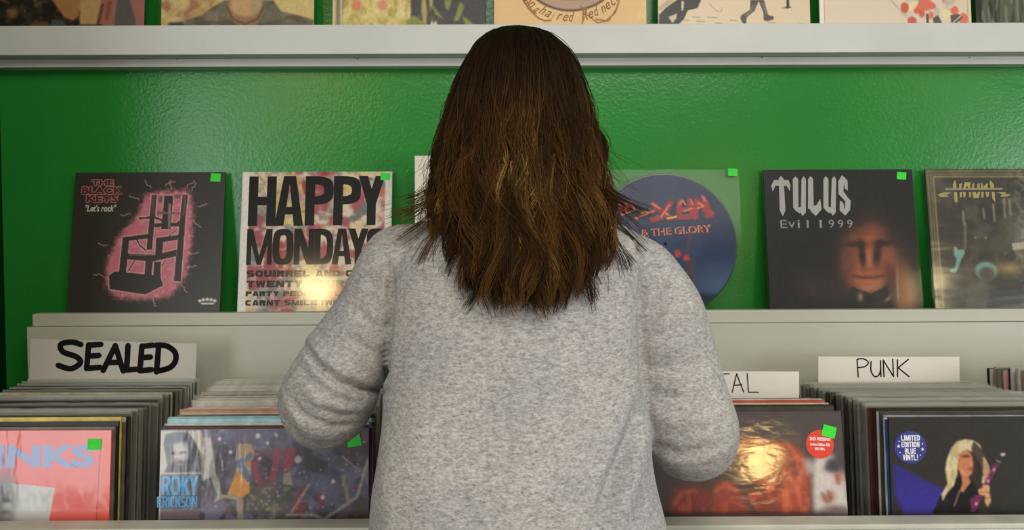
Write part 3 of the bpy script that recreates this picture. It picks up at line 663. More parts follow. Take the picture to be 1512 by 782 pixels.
# ------------------------------------------------------------------ covers on the upper ledge (their lower edges show)
LEDGE_Y, LEDGE_Z = 1.7595, zb + .0188
def ledge_sleeve(L, R_, label, art, pm='print_plain', tint=(.1, .09, .08), **k):
    x = P((L + R_) / 2, 25, LEDGE_Y).x
    t = tag(empty('record_sleeve', (x, LEDGE_Y, LEDGE_Z), (R(-5.5), 0, 0)), label, 'record')
    o = link('jacket', jacket(.0035, 'inner_paper'), t); o.color = tuple(tint) + (1,)
    c = cover_mesh(art, S - .0006, S - .0006, pm, t); c.location = (0, -.0003, .0003)
    return t
hid = (zt - LEDGE_Z) / S
def lv(L, R_): return lambda px, py: ((px - L) / (R_ - L), 1 - hid + (py - 35.5) / (R_ - L))
def uv(f, p, k=6.048, ox=0, oy=0): return [f(ox + x / k, oy + y / k) for x, y in p]
def top1():
    A = Art(200, (34, 31, 24), seed=31); f = lv(-14, 210); q = lambda p: uv(f, p)
    A.mix(np.clip((A.noise(16) - .45) * 3, 0, .7), (66, 58, 44)); A.mix(np.clip((A.noise(28) - .62) * 6, 0, .6), (130, 92, 54))
    A.poly([(0.55, 0), (1, 0), (1, .5), (.7, .5)], (150, 110, 90)); A.poly(q([(860, -900), (1275, -900), (1275, 230), (860, 230)]), (158, 104, 90))
    A.poly(q([(440, -60), (720, -200), (690, 90), (640, 140), (560, 110)]), (164, 118, 72)); A.poly(q([(690, -200), (900, -200), (850, 175), (700, 175)]), (186, 148, 98))
    A.poly(q([(1060, -300), (1140, -40), (1190, 120), (1195, 230), (1000, 230), (1010, 90)]), (92, 86, 82)); A.poly(q([(640, 175), (900, 175), (900, 230), (640, 230)]), (52, 44, 36))
    A.line(q([(900, 0), (860, 170)]), .02, (96, 66, 48)); A.line(q([(960, -20), (940, 120)]), .03, (130, 66, 54), .7); A.ell(*q([(100, 70)])[0], .03, .03, (140, 96, 54), .02)
    A.poly(q([(240, 200), (300, 140), (420, 150), (440, 230), (240, 230)]), (96, 66, 42)); A.poly(q([(450, 130), (560, 140), (580, 200), (450, 200)]), (70, 76, 74))
    return A.soften()
def top2():
    A = Art(200, (208, 184, 122), seed=32); f = lv(237, 462); q = lambda p: uv(f, p, 6.048, 230)
    A.mix(np.clip((A.noise(9) - .45) * 3, 0, .6) * (A.u < .45), (170, 132, 88)); A.mix(np.clip((A.noise(14) - .5) * 4, 0, .6) * (A.u < .35), (150, 90, 76))
    A.mix(np.clip((A.noise(20, 2, 1, .3) - .5) * 3, 0, .4) * (A.u > .6), (226, 202, 140))
    body = q([(100, 230), (110, 165), (220, 155), (400, 95), (500, 20), (600, -40), (1040, -40), (1110, 60), (1270, 100), (1400, 140), (1400, 230)])
    A.poly(body, (112, 106, 88)); m = A.mask(body)
    A.mix(m * np.clip((A.noise(26, 2, 1, .35) - .5) * 4, 0, .6), (140, 128, 108)); A.mix(m * np.clip((A.noise(30, 2, .4, 1) - .55) * 5, 0, .6), (88, 74, 62))
    A.ell(*q([(790, 40)])[0], .115, .115, (152, 116, 84), .006); A.ell(*q([(795, 0)])[0], .105, .080, (196, 158, 112), .01)
    A.mix(.4 * A.mask(q([(830, -100), (950, -100), (930, 60), (840, 95)])), (150, 148, 116)); A.line(q([(630, 20), (680, 130), (790, 180), (900, 130), (950, 20)]), .010, (102, 74, 54))
    A.poly(q([(40, 150), (110, 165), (100, 230), (40, 230)]), (196, 168, 108)); A.poly(q([(105, 160), (230, 155), (260, 195), (100, 205)]), (66, 66, 50), .8)
    return A.soften()
def top3():
    A = Art(200, (84, 78, 80), seed=33); f = lv(491, 715); q = lambda p: uv(f, p, 6.048, 480)
    A.mix(np.clip((A.noise(14) - .4) * 2, 0, .5), (98, 90, 88)); straw = A.mask(q([(160, -900), (760, -900), (760, 150), (700, 230), (160, 230)]))
    A.mix(straw, (220, 200, 128)); A.mix(straw * np.clip((A.noise(34, 2, 1, .5) - .5) * 5, 0, .8), (176, 156, 88)); A.mix(straw * np.clip((A.noise(20) - .55) * 5, 0, .7), (234, 216, 158))
    mid = A.mask(q([(740, -400), (960, -400), (960, 230), (700, 230)])); A.mix(mid * np.clip((A.noise(40, 2, 1, .15) - .4) * 5, 0, .9), (196, 178, 108))
    A.ell(*q([(280, 10)])[0], .035, .035, (224, 140, 108), .01); A.ell(*q([(510, 5)])[0], .035, .032, (222, 150, 116), .01)
    for p in ([(940, -10), (1060, 140), (980, 100)], [(1060, -40), (1130, -40), (1100, 60), (1070, 40)], [(1200, -20), (1240, 20), (1190, 150), (1140, 160)], [(1220, 110), (1260, 130), (1340, 205), (1250, 195)], [(720, 150), (790, 100), (900, 180), (860, 215), (720, 215)]): A.poly(q(p), (140, 146, 82))
    A.poly(q([(60, -900), (98, -900), (98, 230), (60, 230)]), (214, 192, 150)); A.poly(q([(98, -900), (220, -900), (160, 100), (160, 230), (98, 230)]), (142, 130, 100)); A.line(q([(140, -400), (145, 230)]), .012, (222, 208, 178))
    A.line(q([(940, 205), (950, 165), (965, 200), (985, 160), (990, 205)]), .010, (236, 232, 214))
    return A.soften()
def top4():
    A = Art(200, (232, 192, 138), seed=34); L, R_ = 731.5, 953.5; f = lv(L, R_)
    A.mix(np.clip((A.noise(6) - .5) * 2, 0, .3), (240, 206, 156)); wd = R_ - L
    BR = (150, 108, 66); c = f(843, -70); A.ell(c[0], c[1], 82 / wd, 82 / wd, (92, 72, 58), .006); A.ell(c[0], c[1], 79 / wd, 79 / wd, (188, 158, 134), .006); A.ell(c[0], c[1], 66 / wd, 66 / wd, (170, 138, 112), .006)
    A.line([f(x, y) for x, y in ((772, -8), (782, 8), (796, 22), (806, 26), (814, 25))], .011, BR); A.line([f(x, y) for x, y in ((777, -8), (786, 10), (792, 14))], .008, BR)
    A.line([f(x, y) for x, y in ((880, 24), (895, 26), (908, 14), (914, -4))], .010, BR); A.line([f(x, y) for x, y in ((858, 4), (868, 18), (882, 29), (898, 26), (910, 8))], .008, BR)
    for wdn, a0, st in (('Longhaired', -49, 5.55), ('Redneck', 13, 5.9)):
        for i, ch in enumerate(wdn):
            a = R(a0 + i * st); cap = ch.isupper(); asc = ch in 'hdk'; h = 19 if cap else (15 if asc else 10.5); r = 97 - h / 2 + (3.5 if ch == 'g' else 0); wch = 3.4 if ch == 'i' else (10.5 if cap else 8.6)
            x, y = 843 + r * math.sin(a), -70 + r * math.cos(a); u, v = f(x, y)
            word(A, ch, u - wch / 2 / wd, v - h / 2 / wd, u + wch / 2 / wd, v + h / 2 / wd, BR, .012, .45, rot=-math.degrees(a))
    A.line([f(x, y) for x, y in ((863, 20), (858, 34))], .008, BR); A.mix(np.clip((A.u - .93) * 40, 0, .5) * (A.noise(30) > .5), (246, 214, 150))
    return A
def top5():
    A = Art(200, (226, 204, 170), seed=35); f = lv(973.5, 1197); q = lambda p: uv(f, p, 6.048, 960); K_ = (38, 34, 28)
    A.mix((A.noise(5) - .5) * .3, (214, 188, 150))
    A.poly(q([(80, 230), (90, 100), (150, 40), (290, -60), (480, -60), (430, 45), (345, 65), (310, 140), (250, 205), (240, 230)]), K_)
    A.poly(q([(170, 125), (250, 90), (240, 140), (205, 180)]), (206, 190, 160)); A.poly(q([(290, -20), (315, -20), (305, 60), (290, 70)]), (206, 190, 160)); A.poly(q([(80, 40), (200, -60), (220, -20), (100, 70)]), (190, 172, 140))
    for p in ([(905, -30), (985, -30), (940, 70), (870, 130), (860, 190), (830, 180), (812, 140), (815, 115), (900, 60)], [(975, -30), (1025, -30), (1060, 110), (1110, 122), (1105, 150), (1050, 165), (1018, 155), (1020, 90)]): A.poly(q(p), (70, 62, 52))
    for i in range(9): A.line(q([(925 - i * 9, 20 + i * 12), (955 - i * 9, 26 + i * 11)]), .003, (160, 146, 120)); A.line(q([(1000 + i * 5, i * 12), (1028 + i * 4, i * 11 + 4)]), .003, (160, 146, 120))
    for x, y, l in ((390, 125, 60), (520, 128, 80), (420, 162, 70), (590, 180, 55), (310, 152, 40), (720, 155, 60), (1060, 175, 60), (1340, 188, 40), (1180, 45, 60)): A.line(q([(x, y), (x + l, y + 4)]), .007, (150, 132, 104), .8)
    A.line(q([(1238, -30), (1238, 38)]), .018, K_); A.line(q([(1215, 38), (1260, 40)]), .008, K_); A.line(q([(540, 5), (600, 70), (640, 80), (650, 40)]), .004, (150, 132, 104), .8)
    return A
def top6():
    A = Art(200, (226, 208, 184), seed=36); f = lv(1215, 1433.5); q = lambda p: uv(f, p, 4.846, 1200)
    A.mix((A.noise(4) - .45) * .5, (218, 190, 160)); A.poly(q([(60, -900), (102, -900), (102, 200), (60, 200)]), (242, 232, 210)); A.line(q([(105, -900), (105, 200)]), .006, (190, 160, 128)); A.line(q([(1108, -900), (1108, 200)]), .006, (196, 160, 110))
    rg = np.random.RandomState(2)
    for i in range(46): A.ell(*q([(rg.uniform(600, 1080), rg.uniform(-200, 130))])[0], rg.uniform(.015, .045), rg.uniform(.015, .04), [(214, 200, 180), (196, 184, 166), (226, 104, 78), (216, 92, 70), (150, 140, 128), (236, 222, 160)][rg.randint(6)], .006, rg.uniform(0, 180), .9)
    A.ell(*q([(668, 40)])[0], .026, .036, (212, 92, 66), .005); A.ell(*q([(716, 135)])[0], .03, .03, (206, 96, 78), .005); A.ell(*q([(815, 20)])[0], .05, .04, (222, 112, 86), .006); A.ell(*q([(785, 80)])[0], .02, .028, (216, 96, 72), .006)
    for p in ([(860, 115), (900, 95), (930, 160), (870, 165)], [(985, 95), (1040, 85), (1075, 110), (1020, 160), (990, 160)], [(815, 85), (835, 85), (832, 165), (815, 165)]): A.poly(q(p), (92, 82, 76))
    A.line(q([(1000, 150), (1060, 100)]), .006, (230, 220, 206)); A.line(q([(575, -10), (640, 60)]), .006, (170, 160, 146))
    return A
def top7():
    A = Art(200, (96, 98, 82), seed=37); A.mix(np.clip((A.noise(34, 3, 1, .12) - .4) * 4, 0, 1), (56, 54, 42)); A.mix(np.clip((A.noise(50, 2, 1, .2) - .55) * 5, 0, .7), (138, 138, 120)); A.mix(np.clip((A.u - .28) * 8, 0, .9), (100, 104, 94)); return A
ledge_sleeve(-14, 210, 'dark brown record sleeve with tan and pink shapes on the upper ledge', top1(), tint=(.02, .02, .015))
ledge_sleeve(237, 462, 'record sleeve showing the chin and green-grey jacket of a painted figure', top2())
ledge_sleeve(491, 715, 'record sleeve with yellow straw and green leaves on grey, on the upper ledge', top3())
ledge_sleeve(731.5, 953.5, 'peach record sleeve with brown script lettering around a medallion, above the person\'s head', top4(), tint=(.6, .4, .22))
ledge_sleeve(973.5, 1197, 'cream record sleeve with an ink drawing of boots walking past dark rocks', top5(), 'print_satin', tint=(.6, .5, .36))
ledge_sleeve(1215, 1433.5, 'cream record sleeve with a cluster of red and grey shapes at lower right', top6(), 'print_satin', tint=(.6, .5, .4))
ledge_sleeve(1445, 1667, 'grey-green bark textured record sleeve, last on the upper ledge', top7(), tint=(.06, .06, .05))

# ------------------------------------------------------------------ record bins
def art_red():
    A = Art(260, (228, 92, 80), seed=41); cv = Cv(-152, 160, -156, 157, 631, 768); q = lambda p: cv.pts(p, 4.828, 0, 620)
    A.mix((A.noise(8) - .4) * .5, (236, 120, 110))
    a = cv(-60, 652), cv(135, 686)
    word(A, 'KINKS', a[0][0], a[0][1], a[1][0], a[1][1], (128, 146, 196), .05); b = cv(-140, 652), cv(-76, 686); word(A, 'THE', b[0][0], b[0][1], b[1][0], b[1][1], (128, 146, 196), .04)
    A.poly(q([(-560, 360), (368, 462), (322, 730), (-600, 730)]), (196, 196, 192)); A.glow(*q([(10, 560)])[0], .05, .16, (90, 86, 84), .9, pw=2); A.glow(*q([(30, 600)])[0], .03, .06, (190, 186, 180), .9); A.glow(*q([(10, 548)])[0], .03, .012, (50, 46, 44), .9); A.glow(*q([(5, 630)])[0], .03, .012, (70, 62, 60), .9)
    A.line(q([(695, 190), (668, 730)]), .004, (96, 40, 36)); A.poly(q([(705, 60), (778, 60), (755, 730), (668, 730)]), (234, 92, 66), .9)
    return A
def art_collage():
    A = Art(300, (92, 88, 104), seed=42); cv = Cv(233, 545, 229, 545, 630, 768); K = 4.447; q = lambda p: cv.pts(p, K, 220, 610)
    n = A.noise(10); A.mix(np.clip((n - .5) * 5, 0, .8), (126, 122, 150)); A.mix(np.clip((.45 - n) * 6, 0, .8), (62, 54, 62)); A.mix(np.clip((A.noise(24) - .55) * 6, 0, .6), (46, 40, 44)); A.mix(np.clip((A.noise(18) - .62) * 7, 0, .7), (118, 72, 84))
    A.glow(*q([(700, 130)])[0], .4, .06, (136, 134, 172), .6); A.glow(*q([(1150, 460)])[0], .12, .07, (120, 128, 168), .7, 30); A.glow(*q([(780, 560)])[0], .14, .08, (92, 92, 72), .8); A.mix(np.clip((A.noise(40) - .55) * 6, 0, .5) * A.mask(q([(640, 470), (920, 470), (900, 690), (620, 690)])), (170, 164, 110)); A.glow(*q([(1330, 200)])[0], .06, .1, (84, 50, 60), .7)
    for p, c in (([(330, 140), (390, 140), (415, 250), (420, 370), (450, 440), (460, 520), (425, 510), (390, 400), (330, 430)], (188, 180, 158)), ([(570, 182), (662, 186), (690, 260), (660, 300), (650, 420), (650, 500), (600, 540), (500, 520), (540, 420), (565, 330)], (206, 170, 104)), ([(565, 300), (660, 240), (690, 260), (610, 310), (660, 410), (640, 440), (590, 380), (610, 350), (560, 340)], (74, 104, 158)), ([(540, 420), (590, 380), (640, 440), (650, 500), (600, 540), (510, 500)], (230, 146, 46)), ([(650, 290), (690, 300), (735, 450), (705, 470)], (168, 52, 72)), ([(815, 210), (860, 215), (830, 420), (775, 450)], (158, 66, 86)), ([(890, 215), (960, 205), (950, 300), (900, 380), (870, 380)], (164, 60, 86)), ([(880, 380), (920, 370), (940, 460), (870, 450)], (182, 168, 140)), ([(980, 490), (1040, 490), (960, 580), (1030, 570), (1010, 650), (970, 640), (940, 590)], (156, 42, 54)), ([(1090, 510), (1140, 520), (1160, 600), (1110, 580)], (150, 50, 66)), ([(440, 515), (500, 520), (600, 540), (560, 556), (480, 540), (410, 570)], (196, 180, 150)), ([(560, 550), (610, 545), (605, 700), (570, 700)], (188, 164, 146)), ([(1260, 400), (1290, 395), (1325, 560), (1300, 570)], (170, 154, 96)), ([(1040, 450), (1060, 455), (940, 640), (920, 640)], (176, 160, 130))):
        A.mix(A.mask(q(p)) * (.75 + .3 * (A.noise(30) - .5)), c)
    A.ell(*q([(1085, 325)])[0], .055, .035, (58, 54, 58), .008, 18, .9); A.ell(*q([(975, 290)])[0], .018, .016, (196, 180, 176), .003)
    A.line(q([(900, 655), (1080, 655), (1150, 685), (1370, 540), (1440, 300)]), .011, (196, 184, 164), .85, soft=.006); A.line(q([(1270, 270), (1390, 370)]), .006, (176, 160, 150)); A.poly(q([(1370, 560), (1420, 560), (1420, 690), (1340, 690)]), (84, 60, 46), .7)
    A.dots(150, .0012, .0045, (216, 212, 220), .85, (.26, .02, 1, .5)); A.dots(60, .001, .003, (190, 150, 160), .8, (.26, .02, 1, .5))
    for x, y, r in ((705, 132, .012), (1140, 540, .011), (1210, 436, .010), (522, 238, .009), (718, 282, .008), (450, 150, .008), (830, 130, .006), (770, 180, .008)): A.ell(*q([(x, y)])[0], r, r, (214, 210, 214), .003)
    A.poly(q([(20, 92), (330, 96), (330, 390), (10, 390)]), (196, 190, 168)); hair = A.mask(q([(75, 180), (90, 120), (150, 104), (240, 104), (280, 160), (325, 250), (328, 370), (80, 370), (100, 320)]))
    A.mix(hair, (64, 64, 74)); A.mix(hair * np.clip((A.noise(60, 2, 1, .25) - .5) * 5, 0, .5), (120, 118, 126))
    A.glow(*q([(182, 245)])[0], .043, .054, (198, 194, 188), 1, pw=3); A.glow(*q([(150, 290)])[0], .025, .02, (206, 202, 196), .7); A.glow(*q([(180, 190)])[0], .045, .012, (206, 202, 198), .6)
    A.glow(*q([(136, 243)])[0], .014, .008, (44, 42, 46), .95); A.glow(*q([(200, 240)])[0], .018, .006, (50, 48, 54), .95, -12); A.glow(*q([(182, 302)])[0], .026, .010, (40, 38, 42), .95); A.glow(*q([(180, 335)])[0], .026, .022, (48, 46, 50), .9); A.glow(*q([(182, 318)])[0], .012, .005, (150, 140, 136), .8); A.glow(*q([(158, 280)])[0], .010, .004, (90, 84, 84), .7)
    A.poly(q([(10, 386), (325, 380), (322, 690), (0, 690)]), (70, 68, 76)); A.poly(q([(-4, 92), (58, 92), (48, 690), (-20, 690)]), (206, 202, 204))
    def tw(t, x0, y0, x1, y1, b): a, c = q([(x0, y0), (x1, y1)]); word(A, t, a[0], a[1], c[0], c[1], (54, 150, 214), b)
    def hw(t, x0, y0, x1, y1, st):
        a, c = q([(x0, y0), (x1, y1)]); heavy_word(A, t, a[0], a[1], c[0], c[1], (54, 150, 214), st, .14)
    for ch, x0, x1 in (('R', 62, 116), ('O', 122, 186), ('K', 192, 250), ('Y', 246, 304)): hw(ch, x0, 392, x1, 520, .30)
    for ch, x0, x1 in (('E', 30, 62), ('R', 66, 100), ('I', 104, 114), ('C', 118, 150), ('K', 152, 190), ('S', 192, 220), ('O', 224, 256), ('N', 260, 298)): hw(ch, x0, 528, x1, 600, .30 if ch != 'I' else 1)
    A.line(q([(60, 616), (318, 614)]), .006, (128, 122, 124)); A.poly(q([(50, 622), (316, 622), (314, 668), (46, 668)]), (120, 98, 106), .8); A.line(q([(46, 672), (314, 672)]), .005, (150, 140, 144))
    return A.soften()
def art_painting():
    A = Art(280, (66, 54, 56), seed=43); cv = Cv(943, 1255, 943, 1255, 609, 760); K = 4.074; q = lambda p: cv.pts(p, K, 960, 590)
    A.mix((A.noise(12) - .4) * .6, (86, 70, 70)); n = A.noise(14); n2 = A.noise(30, 3, 1, .5)
    def blob(p, c, k=.9): m = blur(A.mask(q(p)), 3, 2); A.mix(m * k, c); return m
    blob([(60, 690), (60, 560), (120, 500), (200, 540), (500, 470), (700, 500), (950, 620), (950, 700)], (70, 46, 40))
    m = blob([(530, 330), (570, 240), (650, 235), (740, 260), (860, 265), (940, 330), (975, 420), (980, 560), (960, 690), (800, 690), (700, 560), (560, 470)], (176, 66, 40)); A.mix(m * np.clip((n2 - .5) * 5, 0, .8), (206, 92, 52)); A.mix(m * np.clip((.42 - n) * 6, 0, .7), (110, 40, 30))
    for p, c in (([(115, 690), (110, 600), (150, 545), (260, 530), (360, 560), (360, 690)], (132, 44, 36)), ([(360, 690), (370, 560), (400, 500), (500, 510), (560, 580), (600, 690)], (160, 54, 38)), ([(580, 560), (680, 560), (780, 610), (800, 690), (640, 690)], (140, 44, 34))): m = blob(p, c); A.mix(m * np.clip((n2 - .52) * 5, 0, .7), (188, 76, 48))
    blob([(480, 470), (560, 300), (690, 300), (720, 420), (640, 500)], (96, 62, 46), .85); blob([(540, 340), (560, 250), (640, 240), (700, 290), (680, 400), (590, 430)], (160, 110, 70), .7); blob([(560, 300), (740, 250), (850, 320), (840, 400), (620, 400)], (196, 140, 80), .55)
    for p in ([(700, 300), (860, 280), (960, 420)], [(850, 460), (900, 560), (920, 680)], [(940, 440), (900, 560)], [(390, 560), (460, 520), (520, 560)], [(130, 640), (180, 570), (260, 560)], [(600, 590), (640, 660)], [(820, 520), (850, 660)]): A.line(q(p), .010, (222, 116, 66), .6, soft=.012)
    blob([(990, 690), (1000, 420), (1020, 360), (1130, 340), (1200, 480), (1205, 690)], (204, 194, 186), 1); blob([(950, 370), (1000, 370), (1010, 450), (960, 460)], (196, 186, 178), .8); blob([(1070, 440), (1100, 370), (1160, 365), (1190, 400), (1170, 460), (1110, 450)], (58, 50, 56), 1)
    blob([(1130, 470), (1185, 450), (1180, 500), (1155, 530), (1135, 500)], (176, 92, 76), .95); blob([(1040, 590), (1120, 560), (1135, 620), (1060, 640)], (166, 106, 88), .95); blob([(1020, 690), (1100, 650), (1190, 660), (1205, 695)], (110, 84, 76), .9)
    for p in ([(1050, 580), (1080, 630)], [(1090, 565), (1100, 620)], [(1150, 470), (1155, 520)]): A.line(q(p), .008, (120, 62, 54), .7, soft=.01)
    return A.soften()
def art_guitar():
    A = Art(280, (46, 43, 38), seed=44); cv = Cv(1315, 1627, 1315, 1627, 619, 760); K = 4.547; q = lambda p: cv.pts(p, K, 1280, 610)
    A.mix((A.noise(6) - .4) * .35, (66, 62, 54))
    m = blur(A.mask(q([(178, 348), (520, 535), (440, 690), (240, 690), (180, 560)])), 2, 2); A.mix(m, (50, 44, 128)); A.mix(m * np.clip((A.v - .3) * 4, 0, .5), (66, 52, 150))
    A.poly(q([(500, 690), (520, 560), (600, 450), (650, 440), (720, 480), (760, 520), (740, 690)]), (24, 20, 20)); A.poly(q([(430, 690), (500, 560), (560, 540), (560, 690)]), (26, 22, 24))
    hm = A.mask(q([(505, 610), (500, 560), (545, 490), (532, 400), (545, 330), (580, 250), (620, 205), (680, 190), (740, 200), (780, 230), (800, 300), (835, 370), (840, 430), (815, 500), (780, 490), (790, 400), (750, 300), (690, 260), (650, 280), (625, 330), (615, 420), (590, 500), (545, 545)]))
    A.mix(hm, (206, 192, 150)); A.mix(hm * np.clip((A.noise(60, 2, 1, .3) - .5) * 5, 0, .6), (170, 146, 96)); A.mix(A.mask(q([(735, 200), (800, 270), (800, 420), (740, 520), (720, 420), (720, 250)])) * .85, (52, 40, 34)); A.mix(A.mask(q([(795, 310), (835, 380), (838, 440), (800, 500), (790, 420)])), (176, 140, 104))
    A.poly(q([(630, 290), (690, 262), (722, 300), (726, 360), (718, 420), (690, 445), (640, 430), (622, 390)]), (190, 122, 84)); A.mix(.5 * A.mask(q([(625, 380), (680, 420), (690, 445), (640, 432)])), (226, 150, 96)); A.poly(q([(640, 430), (690, 445), (705, 480), (650, 550), (625, 540), (645, 490)]), (186, 118, 80))
    A.glow(*q([(680, 305)])[0], .022, .006, (62, 36, 30), .95); A.glow(*q([(708, 390)])[0], .012, .007, (132, 48, 48), .95); A.glow(*q([(716, 350)])[0], .008, .016, (214, 150, 110), .6)
    A.line(q([(625, 540), (585, 640)]), .006, (170, 130, 104)); A.poly(q([(690, 600), (740, 560), (770, 590), (730, 670), (700, 650)]), (110, 34, 72))
    A.line(q([(712, 668), (885, 365)]), .022, (120, 46, 88)); 
    for k in range(9):
        t = k / 8.; x, y = 712 + 173 * t, 668 - 303 * t; A.poly(q([(x - 8, y - 2), (x + 4, y - 16), (x + 14, y - 8), (x + 2, y + 8)]), (206, 170, 186) if k % 2 else (70, 30, 54))
    A.poly(q([(915, 290), (945, 282), (950, 302), (922, 308)]), (196, 184, 166)); A.line(q([(890, 335), (915, 348)]), .006, (160, 146, 130))
    for p in ([(750, 530), (800, 510), (830, 530), (830, 580), (780, 570), (755, 560)], [(795, 575), (835, 570), (838, 610), (812, 650), (795, 620)], [(780, 500), (830, 500), (835, 530), (790, 520)]): A.poly(q(p), (204, 152, 108))
    A.line(q([(760, 545), (825, 550)]), .004, (140, 88, 62)); A.line(q([(800, 590), (832, 585)]), .004, (140, 88, 62))
    return A.soften()
def round_sticker(parent, u, v, r, m, lines, label, stars=(), rot=0, y=-.0009):
    A = Art(40, (0, 0, 0))
    t = []
    for txt, x0, y0, x1, y1 in lines:
        if txt.isupper() and not any(c.isdigit() for c in txt): heavy_word(A, txt, x0, y0, x1, y1, (240, 236, 236), .32, .20, .14)
        else: word(A, txt, x0, y0, x1, y1, (238, 232, 232), .03)
    for s_ in stars: shapes(A, star(*s_), (226, 230, 240))
    n = 48; V = [(0, 0, 0)] + [(r * math.cos(2 * math.pi * i / n), 0, r * math.sin(2 * math.pi * i / n)) for i in range(n)]
    F = [(0, 1 + i, 1 + (i + 1) % n) for i in range(n)]; K_ = [lin(np.array(m) / 255.)] * (n + 1)
    for q, f, col, lift in A.extra:
        b = len(V); V += [((p[0] - .5) * 2 * r, -.0002, (.5 - p[1]) * 2 * r) for p in q]; F += [tuple(i + b for i in tt) for tt in f]; K_ += [lin(np.array(col) / 255.)] * len(q)
    o = mesh('round_sticker', V, F, ['print_satin'], parent, cols=np.array(K_)); o.location = ((u - .5) * S, y, S - v * S); o.rotation_euler = (0, R(rot), 0); o['label'] = label
    return o

LEAN = 6.0
NB = {}
def zline(pyf, pyb, yf, yb):
    zf = P(756, pyf, yf + .03).z; zbk = P(756, pyb, yb + .03).z
    return lambda y: zf + (zbk - zf) * (y - yf) / (yb - yf)
def front(xl_px, xr_px, pyt, y, label, art, pm, tint, LEAN=6.0):
    yt = y + S * math.sin(R(LEAN)); ym = y + .6 * S * math.sin(R(LEAN))
    pc = P((xl_px + xr_px) / 2, pyt + 40, ym); top = P(756, pyt, yt)
    t = tag(empty('record_sleeve', (pc.x, y, top.z - S * math.cos(R(LEAN))), (R(-LEAN), 0, 0)), label, 'record')
    o = link('jacket', jacket(.0035, 'inner_paper'), t); o.color = tuple(tint) + (1,)
    c = cover_mesh(art, S - .0006, S - .0006, pm, t); c.location = (0, -.0003, .0003)
    return t
def fill(bin_, x0, x1, y0, y1, step, ztop, pal, look, special, seed, gap=None, pfilm=.35, film='cloudy_film', zj=.0038, xj=.0035, group=None, inner_p=.25):
    """sleeves filed one behind another"""
    rg = random.Random(seed); y = y0; i = 0; ld = 0.; zprev = 0
    while y < y1:
        if gap and gap[0] < y < gap[1]: y = gap[1]
        f = (y - y0) / max(1e-6, y1 - y0); ld = max(-.5, min(.5, ld + rg.uniform(-.08, .08))); lean = LEAN + ld
        x = x0 + (x1 - x0) * f + rg.uniform(-xj, xj); z = ztop(y) + rg.uniform(-zj, zj) - S * math.cos(R(lean))
        col = pal[rg.randrange(len(pal))]; lab = look; grp = group
        fl = rg.random() < pfilm and i > 5; iw = rg.random() < inner_p
        if i in special:
            col, lab2 = special[i][:2]; fl = False
            if len(special[i]) > 2: z += special[i][2]
            if lab2: lab, grp = lab2, None
        t = tag(empty('record_sleeve', (x, y, z), (R(-lean), R(rg.uniform(-.25, .25)), R(rg.uniform(-.12, .12)))), lab, 'record', grp)
        o = link('jacket', jacket(rg.choice((.0032, .0036, .0042)), 'inner_white' if iw else 'inner_paper', rg.random() < .85), t)
        o.color = tuple(lin(np.array(col) / 255.)) + (1,)
        if fl: link('plastic_cover', film_mesh(rg.choice((.003, .004, .0055, .007)), film), t)
        y += step * rg.uniform(.93, 1.07); i += 1
def divider_card(name_label, px0, py0, px1, py1, y, roll, m, down=.28):
    a = P(px0, py0, y); b = P(px1, py1, y); wd = b.x - a.x; h = a.z - b.z
    t = tag(empty('divider_card', ((a.x + b.x) / 2, y, (a.z + b.z) / 2), (R(-3), R(roll), 0)), name_label, 'sign')
    bm = bmesh.new(); box_bm(bm, (-wd / 2, 0, -h / 2 - down), (wd / 2, .0022, h / 2), .0006, 0, 1); bmobj('card', bm, [m], t)
    return t, wd, h
def lettering(t, wd, h, strokes, width):
    """marker strokes, in card coordinates (u 0..1 across, v 0..1 down)"""
    V = []; F = []
    for k, st in enumerate(strokes):
        for p in ribbon([((u - .5) * wd, (.5 - v) * h) for u, v in st], width):
            b = len(V); V += [(x, -.0003 - .000006 * (len(F) % 31), z) for x, z in p]; F.append(tuple(range(b, len(V))))
    return mesh('lettering', V, F, ['marker_ink'], t)
def curve(pts, n=6):
    """smooth a stroke (Catmull-Rom)"""
    out = []; p = [pts[0]] + list(pts) + [pts[-1]]
    for i in range(1, len(p) - 2):
        for k in range(n):
            t = k / n; out.append(tuple(.5 * (2 * p[i][j] + (p[i + 1][j] - p[i - 1][j]) * t + (2 * p[i - 1][j] - 5 * p[i][j] + 4 * p[i + 1][j] - p[i + 2][j]) * t * t + (3 * p[i][j] - p[i - 1][j] - 3 * p[i + 1][j] + p[i + 2][j]) * t ** 3) for j in (0, 1)))
    out.append(tuple(pts[-1])); return out

Y0 = 1.2445
t = front(-152, 160, 631, Y0, 'bright red record sleeve with pale blue lettering, front of the SEALED bin', art_red(), 'print_wrap', (.75, .10, .06)); sticker(t, *Cv(-152, 160, -156, 157, 631, 768)(135, 652), .066, .052, 0)
t = front(232, 544, 631, Y0, 'record sleeve with a bearded face and blue lettering beside a dark speckled collage', art_collage(), 'print_wrap', (.35, .33, .33)); sticker(t, *Cv(233, 545, 229, 545, 630, 768)(523, 648), .066, .055, -10)
t = front(943, 1255, 609, Y0, 'dark record sleeve with painted red robes and a round red sticker', art_painting(), 'print_wrap_wide', (.05, .035, .035), 11.5)
cvm = Cv(943, 1255, 943, 1255, 609, 760)
round_sticker(t, *cvm(1219, 659), 21.5 / 312 * S, (222, 52, 24), [('2ND PRESSING', .13, .26, .87, .38), ('Limited Edition 500', .15, .46, .85, .56), ('RED VINYL', .32, .62, .68, .71)], 'round red sticker', rot=3); sticker(t, *cvm(1234, 640), .066, .055, 16, y=-.0016)
t = front(1315, 1627, 619, Y0, 'dark record sleeve with a blond guitarist and a round blue sticker', art_guitar(), 'print_plain', (.03, .028, .025))
cvg = Cv(1315, 1627, 1315, 1627, 619, 760)
